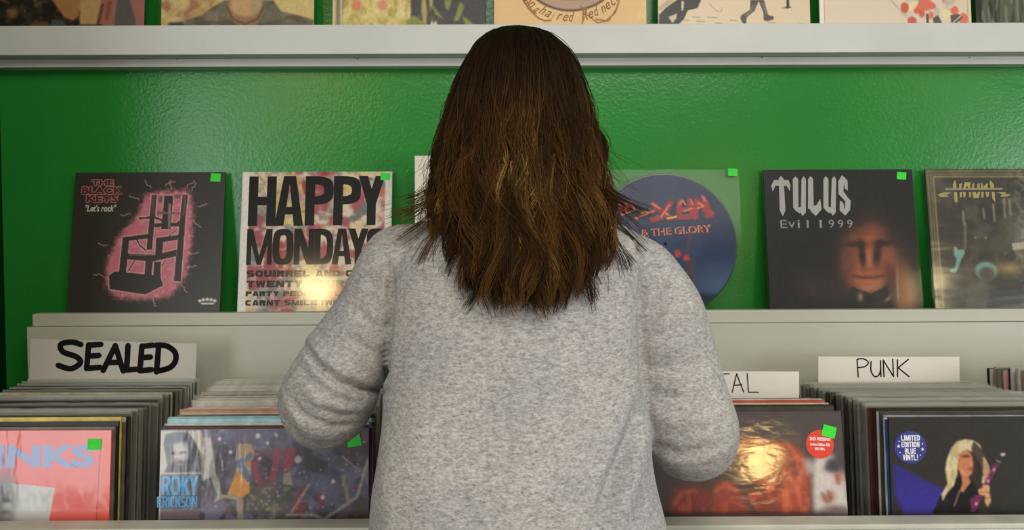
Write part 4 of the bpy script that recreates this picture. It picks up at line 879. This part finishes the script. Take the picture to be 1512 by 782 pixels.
round_sticker(t, *cvg(1346, 663.5), 24.3 / 312 * S, (34, 42, 130), [('LIMITED', .22, .13, .80, .30), ('EDITION', .22, .33, .78, .50), ('BLUE', .32, .53, .66, .70), ('VINYL!', .25, .72, .72, .90)], 'round dark blue sticker', [(.13, .47, .06), (.87, .56, .06), (.15, .32, .03), (.87, .40, .03), (.17, .66, .03), (.80, .74, .03)], rot=0)
DK = [(50, 44, 36), (70, 64, 55), (34, 29, 24), (112, 106, 92), (20, 18, 15), (54, 46, 38), (38, 33, 26), (84, 77, 66)]
xa = P(4, 640, 1.262).x; xb = P(166, 560, 1.60).x
fill('sealed', xa, xb, Y0 + .0075, 1.565, .0067, zline(626, 560, Y0, 1.57), DK, 'dark record sleeve filed between the red cover and the SEALED card', {
    0: ((120, 114, 102), None), 2: ((214, 190, 92), 'yellow edged record sleeve just behind the bright red cover', .0055), 5: ((206, 200, 184), 'white edged record sleeve behind the yellow edged one', .005),
    9: ((140, 134, 122), None), 14: ((196, 190, 176), None, .003), 24: ((170, 164, 148), None, .003), 31: ((184, 178, 150), None, .003)}, 9, group='dark sleeves in the SEALED bin')
t, wd, h = divider_card('grey-white divider card lettered SEALED in thick black marker', 43, 504, 290, 557, 1.606, 2.0, 'grey_card')
lettering(t, wd, h, [curve([(.305, .12), (.25, .06), (.185, .13), (.20, .33), (.285, .46), (.305, .62), (.25, .78), (.175, .70)]),
    [(.352, .12), (.345, .76), (.425, .72)], [(.352, .13), (.425, .10)], [(.348, .43), (.415, .40)],
    [(.445, .80), (.512, .12), (.565, .80)], [(.47, .58), (.548, .57)], [(.588, .11), (.585, .77), (.645, .74)],
    [(.672, .11), (.665, .78), (.735, .74)], [(.672, .12), (.735, .08)], [(.668, .43), (.725, .40)],
    [(.772, .11), (.765, .80)], curve([(.755, .08), (.82, .09), (.872, .26), (.875, .50), (.84, .68), (.765, .78)])], .0108)
# second bin
xa = P(388, 690, 1.262).x; xb = P(441, 560, 1.60).x
B_ = [(206, 200, 186), (196, 190, 176), (180, 174, 158), (210, 204, 192), (168, 160, 146)]
fill('second', xa, xb, Y0 + .008, 1.585, .0062, zline(630, 557, Y0, 1.59), B_, 'pale edged record sleeve filed behind the speckled collage cover', {
    0: ((104, 62, 58), 'dark maroon record sleeve directly behind the speckled collage cover', .001), 1: ((64, 54, 50), None), 3: ((168, 208, 222), 'light blue record sleeve near the front of the bin beside the left elbow', .005), 4: ((96, 96, 92), None), 6: ((158, 198, 200), 'pale teal record sleeve behind the light blue one', .004),
    7: ((176, 190, 172), None), 9: ((112, 110, 116), None, .003), 10: ((92, 92, 84), None), 11: ((120, 114, 100), None), 13: ((206, 158, 112), 'tan edged record sleeve in the bin beside the left elbow', .003), 15: ((196, 128, 112), 'pinkish record sleeve in the bin beside the left elbow', .003), 17: ((214, 196, 176), None, .002), 19: ((150, 132, 112), None), 22: ((190, 176, 150), None), 25: ((84, 78, 66), None), 27: ((110, 104, 90), None)}, 2, gap=(1.372, 1.408), pfilm=.2, zj=.0022, xj=.005, group='pale sleeves in the bin beside the left elbow', inner_p=.5)
# bin behind the person
fill('middle', P(756, 700, 1.262).x, P(756, 700, 1.262).x, Y0, 1.56, .0085, zline(634, 580, Y0, 1.57), DK, 'dark record sleeve in the bin directly in front of the person', {}, 3, pfilm=.2, group='dark sleeves in the bin in front of the person')
# fourth bin
xa = P(1099, 690, 1.262).x
fill('fourth', xa, xa + .006, Y0 + .0385, 1.415, .0066, zline(608, 589, Y0, 1.43), DK, 'dark record sleeve filed between the red robes cover and the card lettered TAL', {
    0: ((70, 62, 58), None, .001), 2: ((58, 50, 46), None), 4: ((200, 184, 146), 'cream record sleeve behind the dark cover with red robes', .004), 6: ((214, 208, 196), None, .003), 8: ((190, 84, 70), 'red edged record sleeve behind the cream one', .004), 10: ((206, 198, 190), 'white edged record sleeve behind the red edged one', .004)}, 4, gap=(1.368, 1.398), pfilm=.4, zj=.002, xj=.003, group='dark sleeves in the bin beside the right elbow')
t, wd, h = divider_card('cream divider card lettered TAL in thin marker beside the right elbow', 932, 548.5, 1180, 581, 1.453, .6, 'white_card')
mu = lambda px: (px - 932) / 248.
lettering(t, wd, h, [[(mu(978), .85), (mu(979), .15), (mu(992), .6), (mu(1005), .15), (mu(1006), .85)], [(mu(1036), .12), (mu(1018), .12), (mu(1018), .85), (mu(1036), .85)], [(mu(1018), .47), (mu(1032), .47)], [(mu(1045), .13), (mu(1077), .11)], [(mu(1062), .13), (mu(1065), .85)],
    [(mu(1081), .90), (mu(1087.5), .11), (mu(1098), .90)], [(mu(1084), .60), (mu(1095), .58)], [(mu(1103), .09), (mu(1105), .90), (mu(1120), .90)]], .0019)
fill('fourth_back', xa + .012, xa + .014, 1.466, 1.60, .0095, zline(616, 578, Y0, 1.59), DK, 'dark record sleeve filed behind the card lettered TAL', {}, 8, pfilm=.2, group='dark sleeves behind the card lettered TAL')
# punk bin
xa = P(1471, 690, 1.262).x; xb = P(1305, 560, 1.60).x
EK = [(58, 52, 44), (84, 78, 68), (38, 32, 27), (112, 107, 94), (24, 21, 18), (66, 58, 50), (46, 39, 32)]
fill('punk', xa, xb, Y0 + .0078, 1.560, .0060, zline(613, 568, Y0, 1.58), EK, 'dark record sleeve filed behind the guitarist cover in the PUNK bin', {
    0: ((52, 84, 150), 'blue spined record sleeve behind the guitarist cover', -.013), 1: ((190, 190, 190), None, -.009), 2: ((150, 150, 152), None, -.005), 4: ((176, 174, 170), None), 5: ((30, 28, 28), None), 7: ((84, 34, 28), 'maroon spined record sleeve in the PUNK bin'), 8: ((92, 40, 32), None), 15: ((140, 136, 126), None), 18: ((96, 44, 40), None)}, 5, pfilm=.42, zj=.0035, xj=.003, group='dark sleeves in the PUNK bin')
t, wd, h = divider_card('cream divider card lettered PUNK in thin marker', 1208, 527, 1417, 558, 1.603, .5, 'white_card')
mu = lambda px: (px - 1208) / 209.
lettering(t, wd, h, [[(mu(1267), .92), (mu(1265.5), .13)], curve([(mu(1265.5), .12), (mu(1275), .10), (mu(1282), .26), (mu(1277), .45), (mu(1267), .50)]), curve([(mu(1286), .22), (mu(1286), .65), (mu(1291), .90), (mu(1297), .85), (mu(1300), .60), (mu(1300), .18), (mu(1300.5), .90)]),
    [(mu(1305), .92), (mu(1304), .15), (mu(1319), .90), (mu(1318), .12)], [(mu(1325), .90), (mu(1325), .14)], [(mu(1341), .12), (mu(1326), .50), (mu(1342), .90)]], .0026)
# last bin on the right
fill('last', P(1590, 560, 1.60).x + .035, P(1590, 560, 1.60).x - .006, 1.37, 1.585, .0088, zline(560, 545, 1.37, 1.59), [(200, 190, 180), (60, 54, 50), (190, 110, 104), (214, 206, 196), (36, 32, 32), (206, 150, 140), (120, 116, 108)], 'record sleeve with a mixed light or dark edge, right of the PUNK card', {8: ((186, 52, 60), 'red spined record sleeve right of the PUNK card')}, 6, pfilm=.2, group='sleeves right of the PUNK card')
# ------------------------------------------------------------------ the person
def loft(rings, closed=True):
    """rings: list of lists of points, same count -> verts, faces"""
    V = []; F = []; n = len(rings[0])
    for r in rings: V += [tuple(p) for p in r]
    for j in range(len(rings) - 1):
        for i in range(n): a = j * n + i; b = j * n + (i + 1) % n; F.append((a, b, b + n, a + n))
    if closed:
        V.append(tuple(np.mean([tuple(p) for p in rings[0]], 0))); k = len(V) - 1
        for i in range(n): F.append((k, (i + 1) % n, i))
        V.append(tuple(np.mean([tuple(p) for p in rings[-1]], 0))); k = len(V) - 1; m = (len(rings) - 1) * n
        for i in range(n): F.append((k, m + i, m + (i + 1) % n))
    return V, F
def tube(pts, rad, n=20, caps=True):
    """smooth tapering limb through pts with radii rad (number or (side, up))"""
    pts = [Vector(p) for p in pts]; rings = []; prev = None
    fine = []; fr = []
    P_ = [pts[0]] + pts + [pts[-1]]; Q = [rad[0]] + list(rad) + [rad[-1]]
    Q = [(q, q) if not isinstance(q, tuple) else q for q in Q]
    for i in range(1, len(P_) - 2):
        for k in range(6):
            t = k / 6.
            f = lambda a, b, c, d: .5 * (2 * b + (c - a) * t + (2 * a - 5 * b + 4 * c - d) * t * t + (3 * b - a - 3 * c + d) * t ** 3)
            fine.append(f(P_[i - 1], P_[i], P_[i + 1], P_[i + 2])); fr.append(tuple(Q[i][j] + (Q[i + 1][j] - Q[i][j]) * (t * t * (3 - 2 * t)) for j in (0, 1)))
    fine.append(pts[-1]); fr.append(Q[-1])
    up = None
    for i, p in enumerate(fine):
        d = (fine[min(i + 1, len(fine) - 1)] - fine[max(i - 1, 0)]).normalized()
        if up is None: up = Vector((0, 0, 1)) if abs(d.z) < .8 else Vector((0, 1, 0))
        side = d.cross(up).normalized(); up = side.cross(d).normalized()
        rings.append((p, side, up, fr[i], d))
    out = []
    if caps:
        p, s_, u_, r_, d = rings[0]
        for a in (85, 60, 35, 15): out.append([p - d * (min(r_) * math.sin(R(a))) + (s_ * math.cos(q) * r_[0] + u_ * math.sin(q) * r_[1]) * math.cos(R(a)) for q in [2 * math.pi * k / n for k in range(n)]])
    for p, s_, u_, r_, d in rings: out.append([p + s_ * math.cos(q) * r_[0] + u_ * math.sin(q) * r_[1] for q in [2 * math.pi * k / n for k in range(n)]])
    if caps:
        p, s_, u_, r_, d = rings[-1]
        for a in (15, 35, 60, 85): out.append([p + d * (min(r_) * math.sin(R(a))) + (s_ * math.cos(q) * r_[0] + u_ * math.sin(q) * r_[1]) * math.cos(R(a)) for q in [2 * math.pi * k / n for k in range(n)]])
    return loft(out)
def ellipsoid(c, r, n=24, m=14):
    rings = [[Vector(c) + Vector((r[0] * math.sin(a) * math.cos(q), r[1] * math.sin(a) * math.sin(q), r[2] * math.cos(a))) for q in [2 * math.pi * k / n for k in range(n)]] for a in [math.pi * (j + .5) / m for j in range(m)]]
    return loft(rings)
def weld(name, pieces, voxel, mats, parent, smooth=2, factor=.5):
    V = []; F = []
    for v, f in pieces: b = len(V); V += v; F += [tuple(i + b for i in t) for t in f]
    me = bpy.data.meshes.new('tmp'); me.from_pydata(V, [], F); 
    bm = bmesh.new(); bm.from_mesh(me); bmesh.ops.recalc_face_normals(bm, faces=bm.faces); bm.to_mesh(me); bm.free()
    o = bpy.data.objects.new('tmp', me); C.objects.link(o)
    rm = o.modifiers.new('r', 'REMESH'); rm.mode = 'VOXEL'; rm.voxel_size = voxel; rm.use_smooth_shade = True
    if smooth: s_ = o.modifiers.new('s', 'SMOOTH'); s_.factor = factor; s_.iterations = smooth
    dg = bpy.context.evaluated_depsgraph_get(); dg.update()
    me2 = bpy.data.meshes.new_from_object(o.evaluated_get(dg)); me2.name = name
    bpy.data.objects.remove(o); bpy.data.meshes.remove(me)
    return link(name, me2, parent, mats)
def interp(tab, x):
    xs = [r[0] for r in tab]; return [float(np.interp(x, xs, [r[k] for r in tab])) for k in range(1, len(tab[0]))]

base = P(756, 600, 1.0)
person = tag(empty('person', (base.x, 1.0, 0)), 'person with long brown hair in a grey marled jumper, seen from behind', 'person')
PM = Matrix.Translation(-person.location)
def own(o): o.parent = person; o.matrix_parent_inverse = PM; return o

# torso outline in the photograph: py, left px, right px, centre distance, half depth (front), half depth (back)
TORSO = [(318, 700, 850, 1.10, .050, .050), (326, 655, 892, 1.098, .058, .060), (338, 620, 935, 1.094, .070, .072), (356, 597, 962, 1.088, .082, .082), (385, 583, 958, 1.08, .092, .090), (430, 575, 952, 1.07, .102, .094), (480, 573, 948, 1.06, .108, .096), (540, 570, 948, 1.045, .106, .095),
         (600, 567, 953, 1.03, .104, .098), (660, 560, 960, 1.015, .106, .104), (720, 552, 970, 1.0, .110, .110), (782, 546, 983, .985, .114, .116), (850, 540, 992, .975, .118, .122), (980, 534, 1000, .97, .118, .122)]
def torso_ring(py, shrink=0., n=48):
    l, r, yc, df, db = interp(TORSO, py); a = P(l, py, yc); b = P(r, py, yc); c = (a + b) / 2; hw = (b.x - a.x) / 2 - shrink
    pts = []
    for k in range(n):
        q = 2 * math.pi * k / n; x = math.cos(q); y = math.sin(q); e = .86
        x = math.copysign(abs(x) ** e, x); y = math.copysign(abs(y) ** e, y)
        pts.append(Vector((c.x + hw * x, c.y + (df - shrink if y > 0 else db - shrink) * y, c.z)))
    return pts
# arms: joints
EL = P(480, 592, 1.085); ER = P(1030, 640, 1.058)
WL = Vector((-.262, 1.278, EL.z + .028)); WR = Vector((.246, 1.268, ER.z + .068))
def between(a, b, t): return a + (b - a) * t
armL = [P(632, 360, 1.09), P(590, 392, 1.09), P(554, 458, 1.09), P(511, 533, 1.09), P(481, 592, 1.09), between(EL, WL, .42) + Vector((.01, 0, -.004)), WL]
radL = [.032, .049, .052, .057, .061, .050, .040]
armR = [P(915, 366, 1.09), P(950, 402, 1.085), P(981, 480, 1.075), P(1003, 570, 1.062), P(1020, 640, 1.06), between(ER, WR, .42) + Vector((-.008, 0, -.004)), WR]
radR = [.032, .045, .053, .056, .059, .050, .040]
pys = [318, 322, 326, 332, 338, 346, 356, 370, 385, 405, 430, 455, 480, 510, 540, 570, 600, 630, 660, 690, 720, 750, 782, 815, 850, 890, 935, 980]
jumper = weld('jumper', [loft([torso_ring(p) for p in pys]), tube(armL, radL), tube(armR, radR)], .0036, ['grey_marl_knit'], None, smooth=3, factor=.5)
own(jumper)
# folds in the cloth: creases across the sleeves, along the armpits and down the right of the back
me = jumper.data; N_ = len(me.vertices)
co_ = np.empty(N_ * 3); me.vertices.foreach_get('co', co_); co_ = co_.reshape(-1, 3)
no_ = np.empty(N_ * 3); me.vertices.foreach_get('normal', no_); no_ = no_.reshape(-1, 3)
Rn = np.array(RINV); q = (co_ - np.array(CAM)) @ Rn.T; px_ = CX - q[:, 0] / q[:, 2] * FPX; py_ = CY + q[:, 1] / q[:, 2] * FPX
back = no_[:, 1] < .35
FOLDS = [  # path in photo pixels, depth (m, + outward), half width px
    ([(452, 512), (470, 540), (500, 562), (540, 577), (572, 578)], -.0055, 5), ([(452, 522), (470, 552), (500, 574), (535, 588)], .0045, 9), ([(456, 498), (476, 525), (505, 548), (545, 562)], .004, 9),
    ([(425, 585), (450, 615), (490, 632), (530, 628)], -.0028, 6), ([(440, 560), (470, 590), (515, 604), (548, 598)], .0028, 9), ([(470, 600), (500, 612), (530, 610)], -.002, 5), ([(430, 610), (460, 640), (500, 648)], .002, 7),
    ([(520, 450), (545, 475), (566, 490)], -.0025, 7), ([(505, 490), (540, 515), (568, 530)], -.002, 7), ([(560, 470), (550, 440), (556, 405)], -.0022, 7),
    ([(577, 392), (576, 430), (573, 470), (571, 515), (569, 560)], -.0085, 5), ([(951, 395), (949, 430), (948, 470), (949, 520), (952, 575)], -.0045, 5),
    ([(952, 470), (968, 440), (985, 415)], -.003, 5), ([(950, 485), (972, 462), (1000, 430)], -.0035, 5), ([(955, 470), (962, 430)], .002, 7), ([(953, 500), (990, 490), (1030, 470)], -.0025, 6), ([(955, 520), (1000, 510), (1040, 495)], .0025, 9), ([(953, 545), (1000, 540), (1050, 530)], -.0025, 6), ([(955, 580), (1000, 590), (1055, 575)], -.002, 8), ([(960, 610), (1000, 625), (1065, 610)], .002, 10), ([(965, 655), (1005, 672), (1070, 655)], -.002, 7), ([(975, 680), (1010, 695), (1060, 690)], .0015, 7),
    ([(948, 590), (930, 640), (905, 700), (880, 782)], -.006, 10), ([(958, 600), (945, 660), (925, 730), (905, 800)], .005, 16), ([(925, 600), (905, 660), (880, 720), (855, 790)], .003, 18),
    ([(620, 560), (640, 540), (665, 525)], -.0015, 14), ([(640, 700), (700, 690), (760, 705)], -.0015, 16), ([(570, 640), (575, 720), (572, 790)], .002, 14), ([(885, 400), (880, 480), (890, 560)], -.0012, 16)]
for path, amt, hw in FOLDS:
    d = np.full(N_, 1e9); tt = np.zeros(N_); L_ = len(path) - 1
    for i, ((x0, y0), (x1, y1)) in enumerate(zip(path[:-1], path[1:])):
        dx, dy = x1 - x0, y1 - y0; t = np.clip(((px_ - x0) * dx + (py_ - y0) * dy) / (dx * dx + dy * dy), 0, 1); dd = np.hypot(px_ - x0 - t * dx, py_ - y0 - t * dy)
        m = dd < d; d = np.where(m, dd, d); tt = np.where(m, (i + t) / L_, tt)
    co_ += no_ * (1.7 * amt * np.exp(-(d / hw) ** 2) * np.clip(4 * tt * (1 - tt) + .25, 0, 1) * back)[:, None]
rgn = np.random.RandomState(3)
for k in range(10):   # gentle unevenness of soft cloth
    f = rgn.normal(size=3) * 26; co_ += no_ * (.0007 * np.sin(co_ @ f + rgn.uniform(0, 6)))[:, None]
me.vertices.foreach_set('co', co_.ravel()); me.update()

# body: one continuous figure under the clothes
SHR = .014
def shr(r): return [q - .014 if not isinstance(q, tuple) else (q[0] - .014, q[1] - .014) for q in r]
HC = P(768, 170, 1.135); HC.y = 1.135
neck0 = P(770, 335, 1.098)
pieces = [loft([torso_ring(p, SHR) for p in pys[2:]])]
pieces.append(tube([neck0 + Vector((0, 0, -.04)), neck0 + Vector((0, .006, .03)), HC + Vector((0, .004, -.06))], [.060, .050, .050]))
pieces.append(ellipsoid(HC + Vector((0, -.010, .022)), (.070, .084, .076))); pieces.append(ellipsoid(HC + Vector((0, .022, -.030)), (.060, .066, .078)))
pieces.append(ellipsoid(HC + Vector((0, .058, -.082)), (.030, .026, .022)))                       # chin
pieces.append(tube([HC + Vector((0, .088, .012)), HC + Vector((0, .094, -.012)), HC + Vector((0, .100, -.030))], [.007, .008, .0105]))   # nose
for s in (-1, 1):
    pieces.append(ellipsoid(HC + Vector((s * .010, .094, -.032)), (.008, .009, .007)))
    pieces.append(tube([HC + Vector((s * .050, .066, .030)), HC + Vector((s * .030, .080, .034)), HC + Vector((s * .010, .084, .028))], [.006, .007, .006]))   # brow
    pieces.append(ellipsoid(HC + Vector((s * .036, .050, -.026)), (.028, .026, .028)))
    pieces.append(ellipsoid(HC + Vector((s * .074, .000, -.012)), (.010, .020, .032)))               # ear
for dz, ry in ((-.054, .010), (-.064, .011)): pieces.append(tube([HC + Vector((-.022, .076, dz)), HC + Vector((0, .086, dz + (.001 if dz > -.06 else -.001))), HC + Vector((.022, .076, dz))], [.005, .0075, .005]))   # lips
pieces.append(tube(armL, shr(radL))); pieces.append(tube(armR, shr(radR)))
def hand(Wr, s):
    """palm, four unequal bent fingers curling over the sleeve tops, thumb off the side of the palm; s=+1: thumb towards +x"""
    out = []; k = Wr + Vector((0, .02, 0))
    pc = Wr + Vector((0, .070, .006))
    out.append(tube([Wr + Vector((0, -.03, 0)), Wr + Vector((0, .015, .002)), pc, pc + Vector((0, .025, -.002))], [(.024, .020), (.028, .017), (.036, .013), (.035, .011)]))
    for i, (ln, off) in enumerate(((.070, .027), (.080, .009), (.074, -.009), (.058, -.026))):
        b = pc + Vector((s * off, .020 - .004 * abs(i - 1), -.002)); sp = s * off * .10
        p1 = b + Vector((sp, ln * .42, -.006)); p2 = p1 + Vector((sp, ln * .20, -ln * .30)); p3 = p2 + Vector((0, ln * .02, -ln * .26))
        out.append(tube([b, p1, p2, p3], [.0092, .0082, .0076, .0064], 12))
    b = Wr + Vector((s * .026, .030, -.004)); p1 = b + Vector((s * .020, .026, -.008)); p2 = p1 + Vector((s * .004, .028, -.012)); p3 = p2 + Vector((-s * .004, .020, -.010))
    out.append(tube([b, p1, p2, p3], [.0125, .0105, .0092, .0074], 12))
    return out
pieces += hand(WL, 1); pieces += hand(WR, -1)
hipz = P(768, 905, .97).z
for s in (-1, 1):
    x = base.x + s * .088
    pieces.append(tube([(x, .985, hipz + .05), (x + s * .004, .99, hipz - .12), (x, 1.0, .48), (x, .985, .30), (x - s * .004, .965, .09), (x - s * .004, .965, .05)], [.088, .082, .055, .052, .036, .038]))
    pieces.append(tube([(x - s * .004, .94, .045), (x - s * .004, 1.02, .035), (x, 1.085, .028), (x, 1.13, .024)], [(.034, .030), (.040, .028), (.046, .022), (.036, .018)]))
body = own(weld('body', pieces, .0036, ['skin'], None, smooth=3, factor=.4))
for s in (-1, 1):
    v, f = ellipsoid(HC + Vector((s * .030, .0685, .012)), (.0115, .0115, .0095), 16, 10); own(mesh('eye', v, f, ['eye_white', 'hair_under'], smooth=True, mi=[1 if np.mean([v[i][1] for i in t]) - (HC.y + .0685) > .0088 else 0 for t in f]))
tr = []
for s in (-1, 1):
    x = base.x + s * .088; tr.append(tube([(x, .985, hipz - .02), (x + s * .004, .99, hipz - .14), (x, 1.0, .48), (x, .985, .30), (x - s * .004, .968, .085)], [.094, .094, .072, .068, .060]))
tr.append(tube([(base.x - .05, .985, hipz), (base.x, .985, hipz), (base.x + .05, .985, hipz)], [.098, .10, .098]))
own(weld('trousers', tr, .007, ['denim'], None, smooth=4))
for s in (-1, 1):
    x = base.x + s * .088
    own(weld('shoe', [tube([(x - s * .004, .925, .045), (x - s * .004, .965, .050), (x - s * .004, 1.03, .045), (x, 1.09, .036), (x, 1.135, .030)], [(.040, .040), (.044, .048), (.047, .040), (.052, .032), (.042, .026)]), tube([(x - s * .004, .92, .012), (x - s * .004, 1.0, .012), (x, 1.09, .012), (x, 1.14, .012)], [(.040, .010), (.044, .010), (.052, .010), (.044, .010)])], .005, ['shoe_leather'], None, smooth=3))

# hair: an inner volume and many strands gathered in locks
HT = [  # py, left px, right px, centre distance, half depth
    (44, 748, 772, 1.125, .012), (47, 730, 790, 1.125, .035), (54, 716, 812, 1.125, .058), (66, 704, 828, 1.126, .078), (80, 694, 841, 1.127, .092), (100, 682, 853, 1.128, .104), (130, 668, 866, 1.128, .114), (160, 658, 875, 1.126, .121), (200, 650, 883, 1.122, .126), (240, 646, 888, 1.115, .126), (280, 645, 888, 1.105, .122), (310, 648, 892, 1.095, .122), (340, 655, 893, 1.085, .124), (370, 658, 898, 1.075, .124), (400, 665, 890, 1.068, .120), (440, 680, 876, 1.062, .118)]
def hair_pt(py, th, k=1., ex=0.):
    l, r, yc, b = interp(HT, py); a = P(l, py, yc); c = P(r, py, yc)
    x = (a.x + c.x) / 2 + (c.x - a.x) / 2 * .935 * k * math.sin(th); y = yc - b * k * math.cos(th)
    return Vector((x + ex, y, (a.z + c.z) / 2))
rings = []
for py in (47, 50, 56, 66, 80, 100, 130, 160, 200, 240, 280, 310, 340, 370, 395):
    k = .985 if py < 60 else .95 if py < 90 else .92 if py < 340 else .90
    ring = [hair_pt(py, 2 * math.pi * j / 40, k) for j in range(40)]
    l, r, yc, b = interp(HT, py)
    for v in ring:      # the front stays open for the face: the volume only wraps the back and sides
        lim = yc + (.055 if py < 120 else .020 if py < 330 else -.03)
        if py > 75: v.y = min(v.y, lim)
    rings.append(ring)
hv, hf = loft(rings)
hair = own(mesh('hair', hv, hf, ['hair_under'], smooth=True))
rg = np.random.RandomState(12)
pos = []; cnt = []; colr = []; rad = []
NP = 18
def lock(th0, py0, py1, k, nst, wdt, tone, flick=0., wave=.006, droop=0., low=None):
    """one lock of hair: strands that start spread out and gather towards the tip"""
    ph, fq = rg.uniform(0, 6.28), rg.uniform(1.2, 2.3); ph2 = rg.uniform(0, 6.28); tw = rg.uniform(-.28, .28)
    for i in range(nst):
        o1, o2, o3 = rg.normal(0, 1, 3); e = py1 + rg.normal(0, 7); s0 = rg.uniform(0, .10); pts = []
        kk = k + rg.normal(0, .018)
        for j in range(NP):
            t = j / (NP - 1); py = py0 + (e - py0) * t + s0 * 0
            spread = (1 - .86 * t ** .8) * wdt
            th = th0 + tw * t + o1 * spread * 7 * (.5 + .5 * min(1, t * 4)); ramp = min(1, max(0, (t - .25) / .5))
            wv = wave * ramp * math.sin(ph + fq * 6.28 * t + o3 * .25); wv2 = wave * .7 * ramp * math.sin(ph2 + fq * 5 * t + o3 * .25)
            pc_ = min(py, 440); v = hair_pt(max(pc_, 45), th, kk + o2 * spread * .9)
            v.x += wv + o3 * .0012; v.y += wv2
            if py > 440: v.z -= (py - 440) / FPX * 1.0
            f = max(0, (t - .62) / .38)
            v.x += flick * f ** 1.6 + o1 * abs(flick) * .12 * f; v.z += abs(flick) * droop * f ** 2; v.y -= abs(flick) * .25 * f
            pts.append(v)
            g = min(1, max(0, (py - 85) / 190.)); g = g * g * (3 - 2 * g)
            c0 = np.array((.0105, .0060, .0034)); c1 = np.array(tone); colr.append(c0 * (1 - g) + c1 * g)
            rad.append(.00034 * (1 - .55 * t) + .00006)
        pos.extend(pts); cnt.append(NP)
DARK, MID, RED_, GOLD, HI = (.030, .014, .005), (.070, .034, .0095), (.085, .034, .011), (.150, .076, .021), (.27, .150, .048)
tones = [DARK, DARK, DARK, DARK, DARK, MID, MID, MID, RED_, RED_, GOLD]
for n in range(430):      # the mass of the hair
    th = rg.uniform(-1.95, 1.95); sx = math.sin(th) if abs(th) < 1.57 else math.copysign(1, th)
    end = 418 - 50 * abs(sx) ** 2.2 + rg.normal(0, 20); end = min(end, 442)
    fl = 0.
    if abs(sx) > .72: fl = math.copysign(rg.uniform(-.008, .012), th); end = rg.uniform(315, 405)
    elif abs(sx) > .45: fl = math.copysign(rg.uniform(-.006, .018), th)
    else: fl = rg.uniform(-.020, .020)
    t_ = tones[rg.randint(len(tones))]
    lock(th, rg.uniform(44.5, 60) if rg.rand() < .8 else rg.uniform(60, 120), end, rg.uniform(.86, 1.015), 34, rg.uniform(.007, .015), t_, fl, rg.uniform(.004, .012) if rg.rand() < .6 else rg.uniform(.012, .022))
for px, y0, y1, tone in ((745, 95, 300, HI), (752, 110, 260, GOLD), (775, 150, 330, HI), (790, 140, 420, HI), (770, 190, 430, GOLD), (800, 230, 430, GOLD), (690, 110, 330, GOLD), (674, 130, 360, GOLD), (665, 150, 310, HI), (852, 130, 330, GOLD), (835, 110, 340, RED_), (868, 160, 330, GOLD), (730, 220, 420, GOLD), (815, 240, 400, GOLD), (700, 240, 410, GOLD), (785, 180, 300, HI), (760, 250, 432, HI), (845, 250, 400, GOLD), (880, 240, 340, GOLD), (720, 130, 350, RED_)):
    l, r, yc, b = interp(HT, (y0 + y1) / 2); sx = max(-.97, min(.97, (px - (l + r) / 2) / ((r - l) / 2)))
    lock(math.asin(sx), y0, y1, 1.0, 20, .006, tone, rg.uniform(-.012, .012), .008)
for x, y0, y1, fl, dr in ((-1.25, 120, 335, -.052, .25), (-1.35, 140, 322, -.046, .5), (-1.2, 150, 352, -.060, .0), (-1.15, 140, 372, -.044, -.2), (-1.1, 160, 392, -.036, -.3), (-1.4, 160, 312, -.030, .55), (-1.3, 150, 342, -.070, .25), (-1.0, 160, 408, -.026, -.3), (-1.45, 120, 300, -.024, .7), (1.25, 130, 330, .052, .05), (1.3, 150, 322, .060, .1), (1.2, 150, 352, .046, -.3), (1.1, 150, 385, .036, -.2), (1.0, 140, 396, .030, -.1), (1.35, 150, 310, .036, .3), (1.15, 150, 368, .040, -.5), (-1.5, 110, 285, -.016, .6), (1.5, 110, 285, .012, .4)):
    lock(x, y0, y1, .99, 26, .010, tones[rg.randint(3, 8)], fl, .004, dr)
for n in range(420):       # single loose hairs
    th = rg.uniform(-1.8, 1.8); lock(th, rg.uniform(44, 90), rg.uniform(250, 430), rg.uniform(1.0, 1.035), 1, .01, tones[rg.randint(len(tones))], rg.uniform(-.03, .03) + .02 * math.sin(th), .008, rg.uniform(-.4, .5))
hc = bpy.data.hair_curves.new('hair_strands'); hc.add_curves(cnt)
hc.attributes['position'].data.foreach_set('vector', np.array([tuple(v) for v in pos], np.float32).ravel())
ra = hc.attributes.get('radius') or hc.attributes.new('radius', 'FLOAT', 'POINT'); ra.data.foreach_set('value', np.array(rad, np.float32))
ca = hc.attributes.new('Col', 'FLOAT_COLOR', 'POINT'); ca.data.foreach_set('color', np.concatenate([np.array(colr), np.ones((len(colr), 1))], 1).astype(np.float32).ravel())
hc.materials.append(MATS['brown_hair'])
ho = bpy.data.objects.new('hair_strands', hc); C.objects.link(ho); ho.parent = hair; ho.matrix_parent_inverse = Matrix.Identity(4)
ho.matrix_parent_inverse = hair.matrix_basis.inverted()
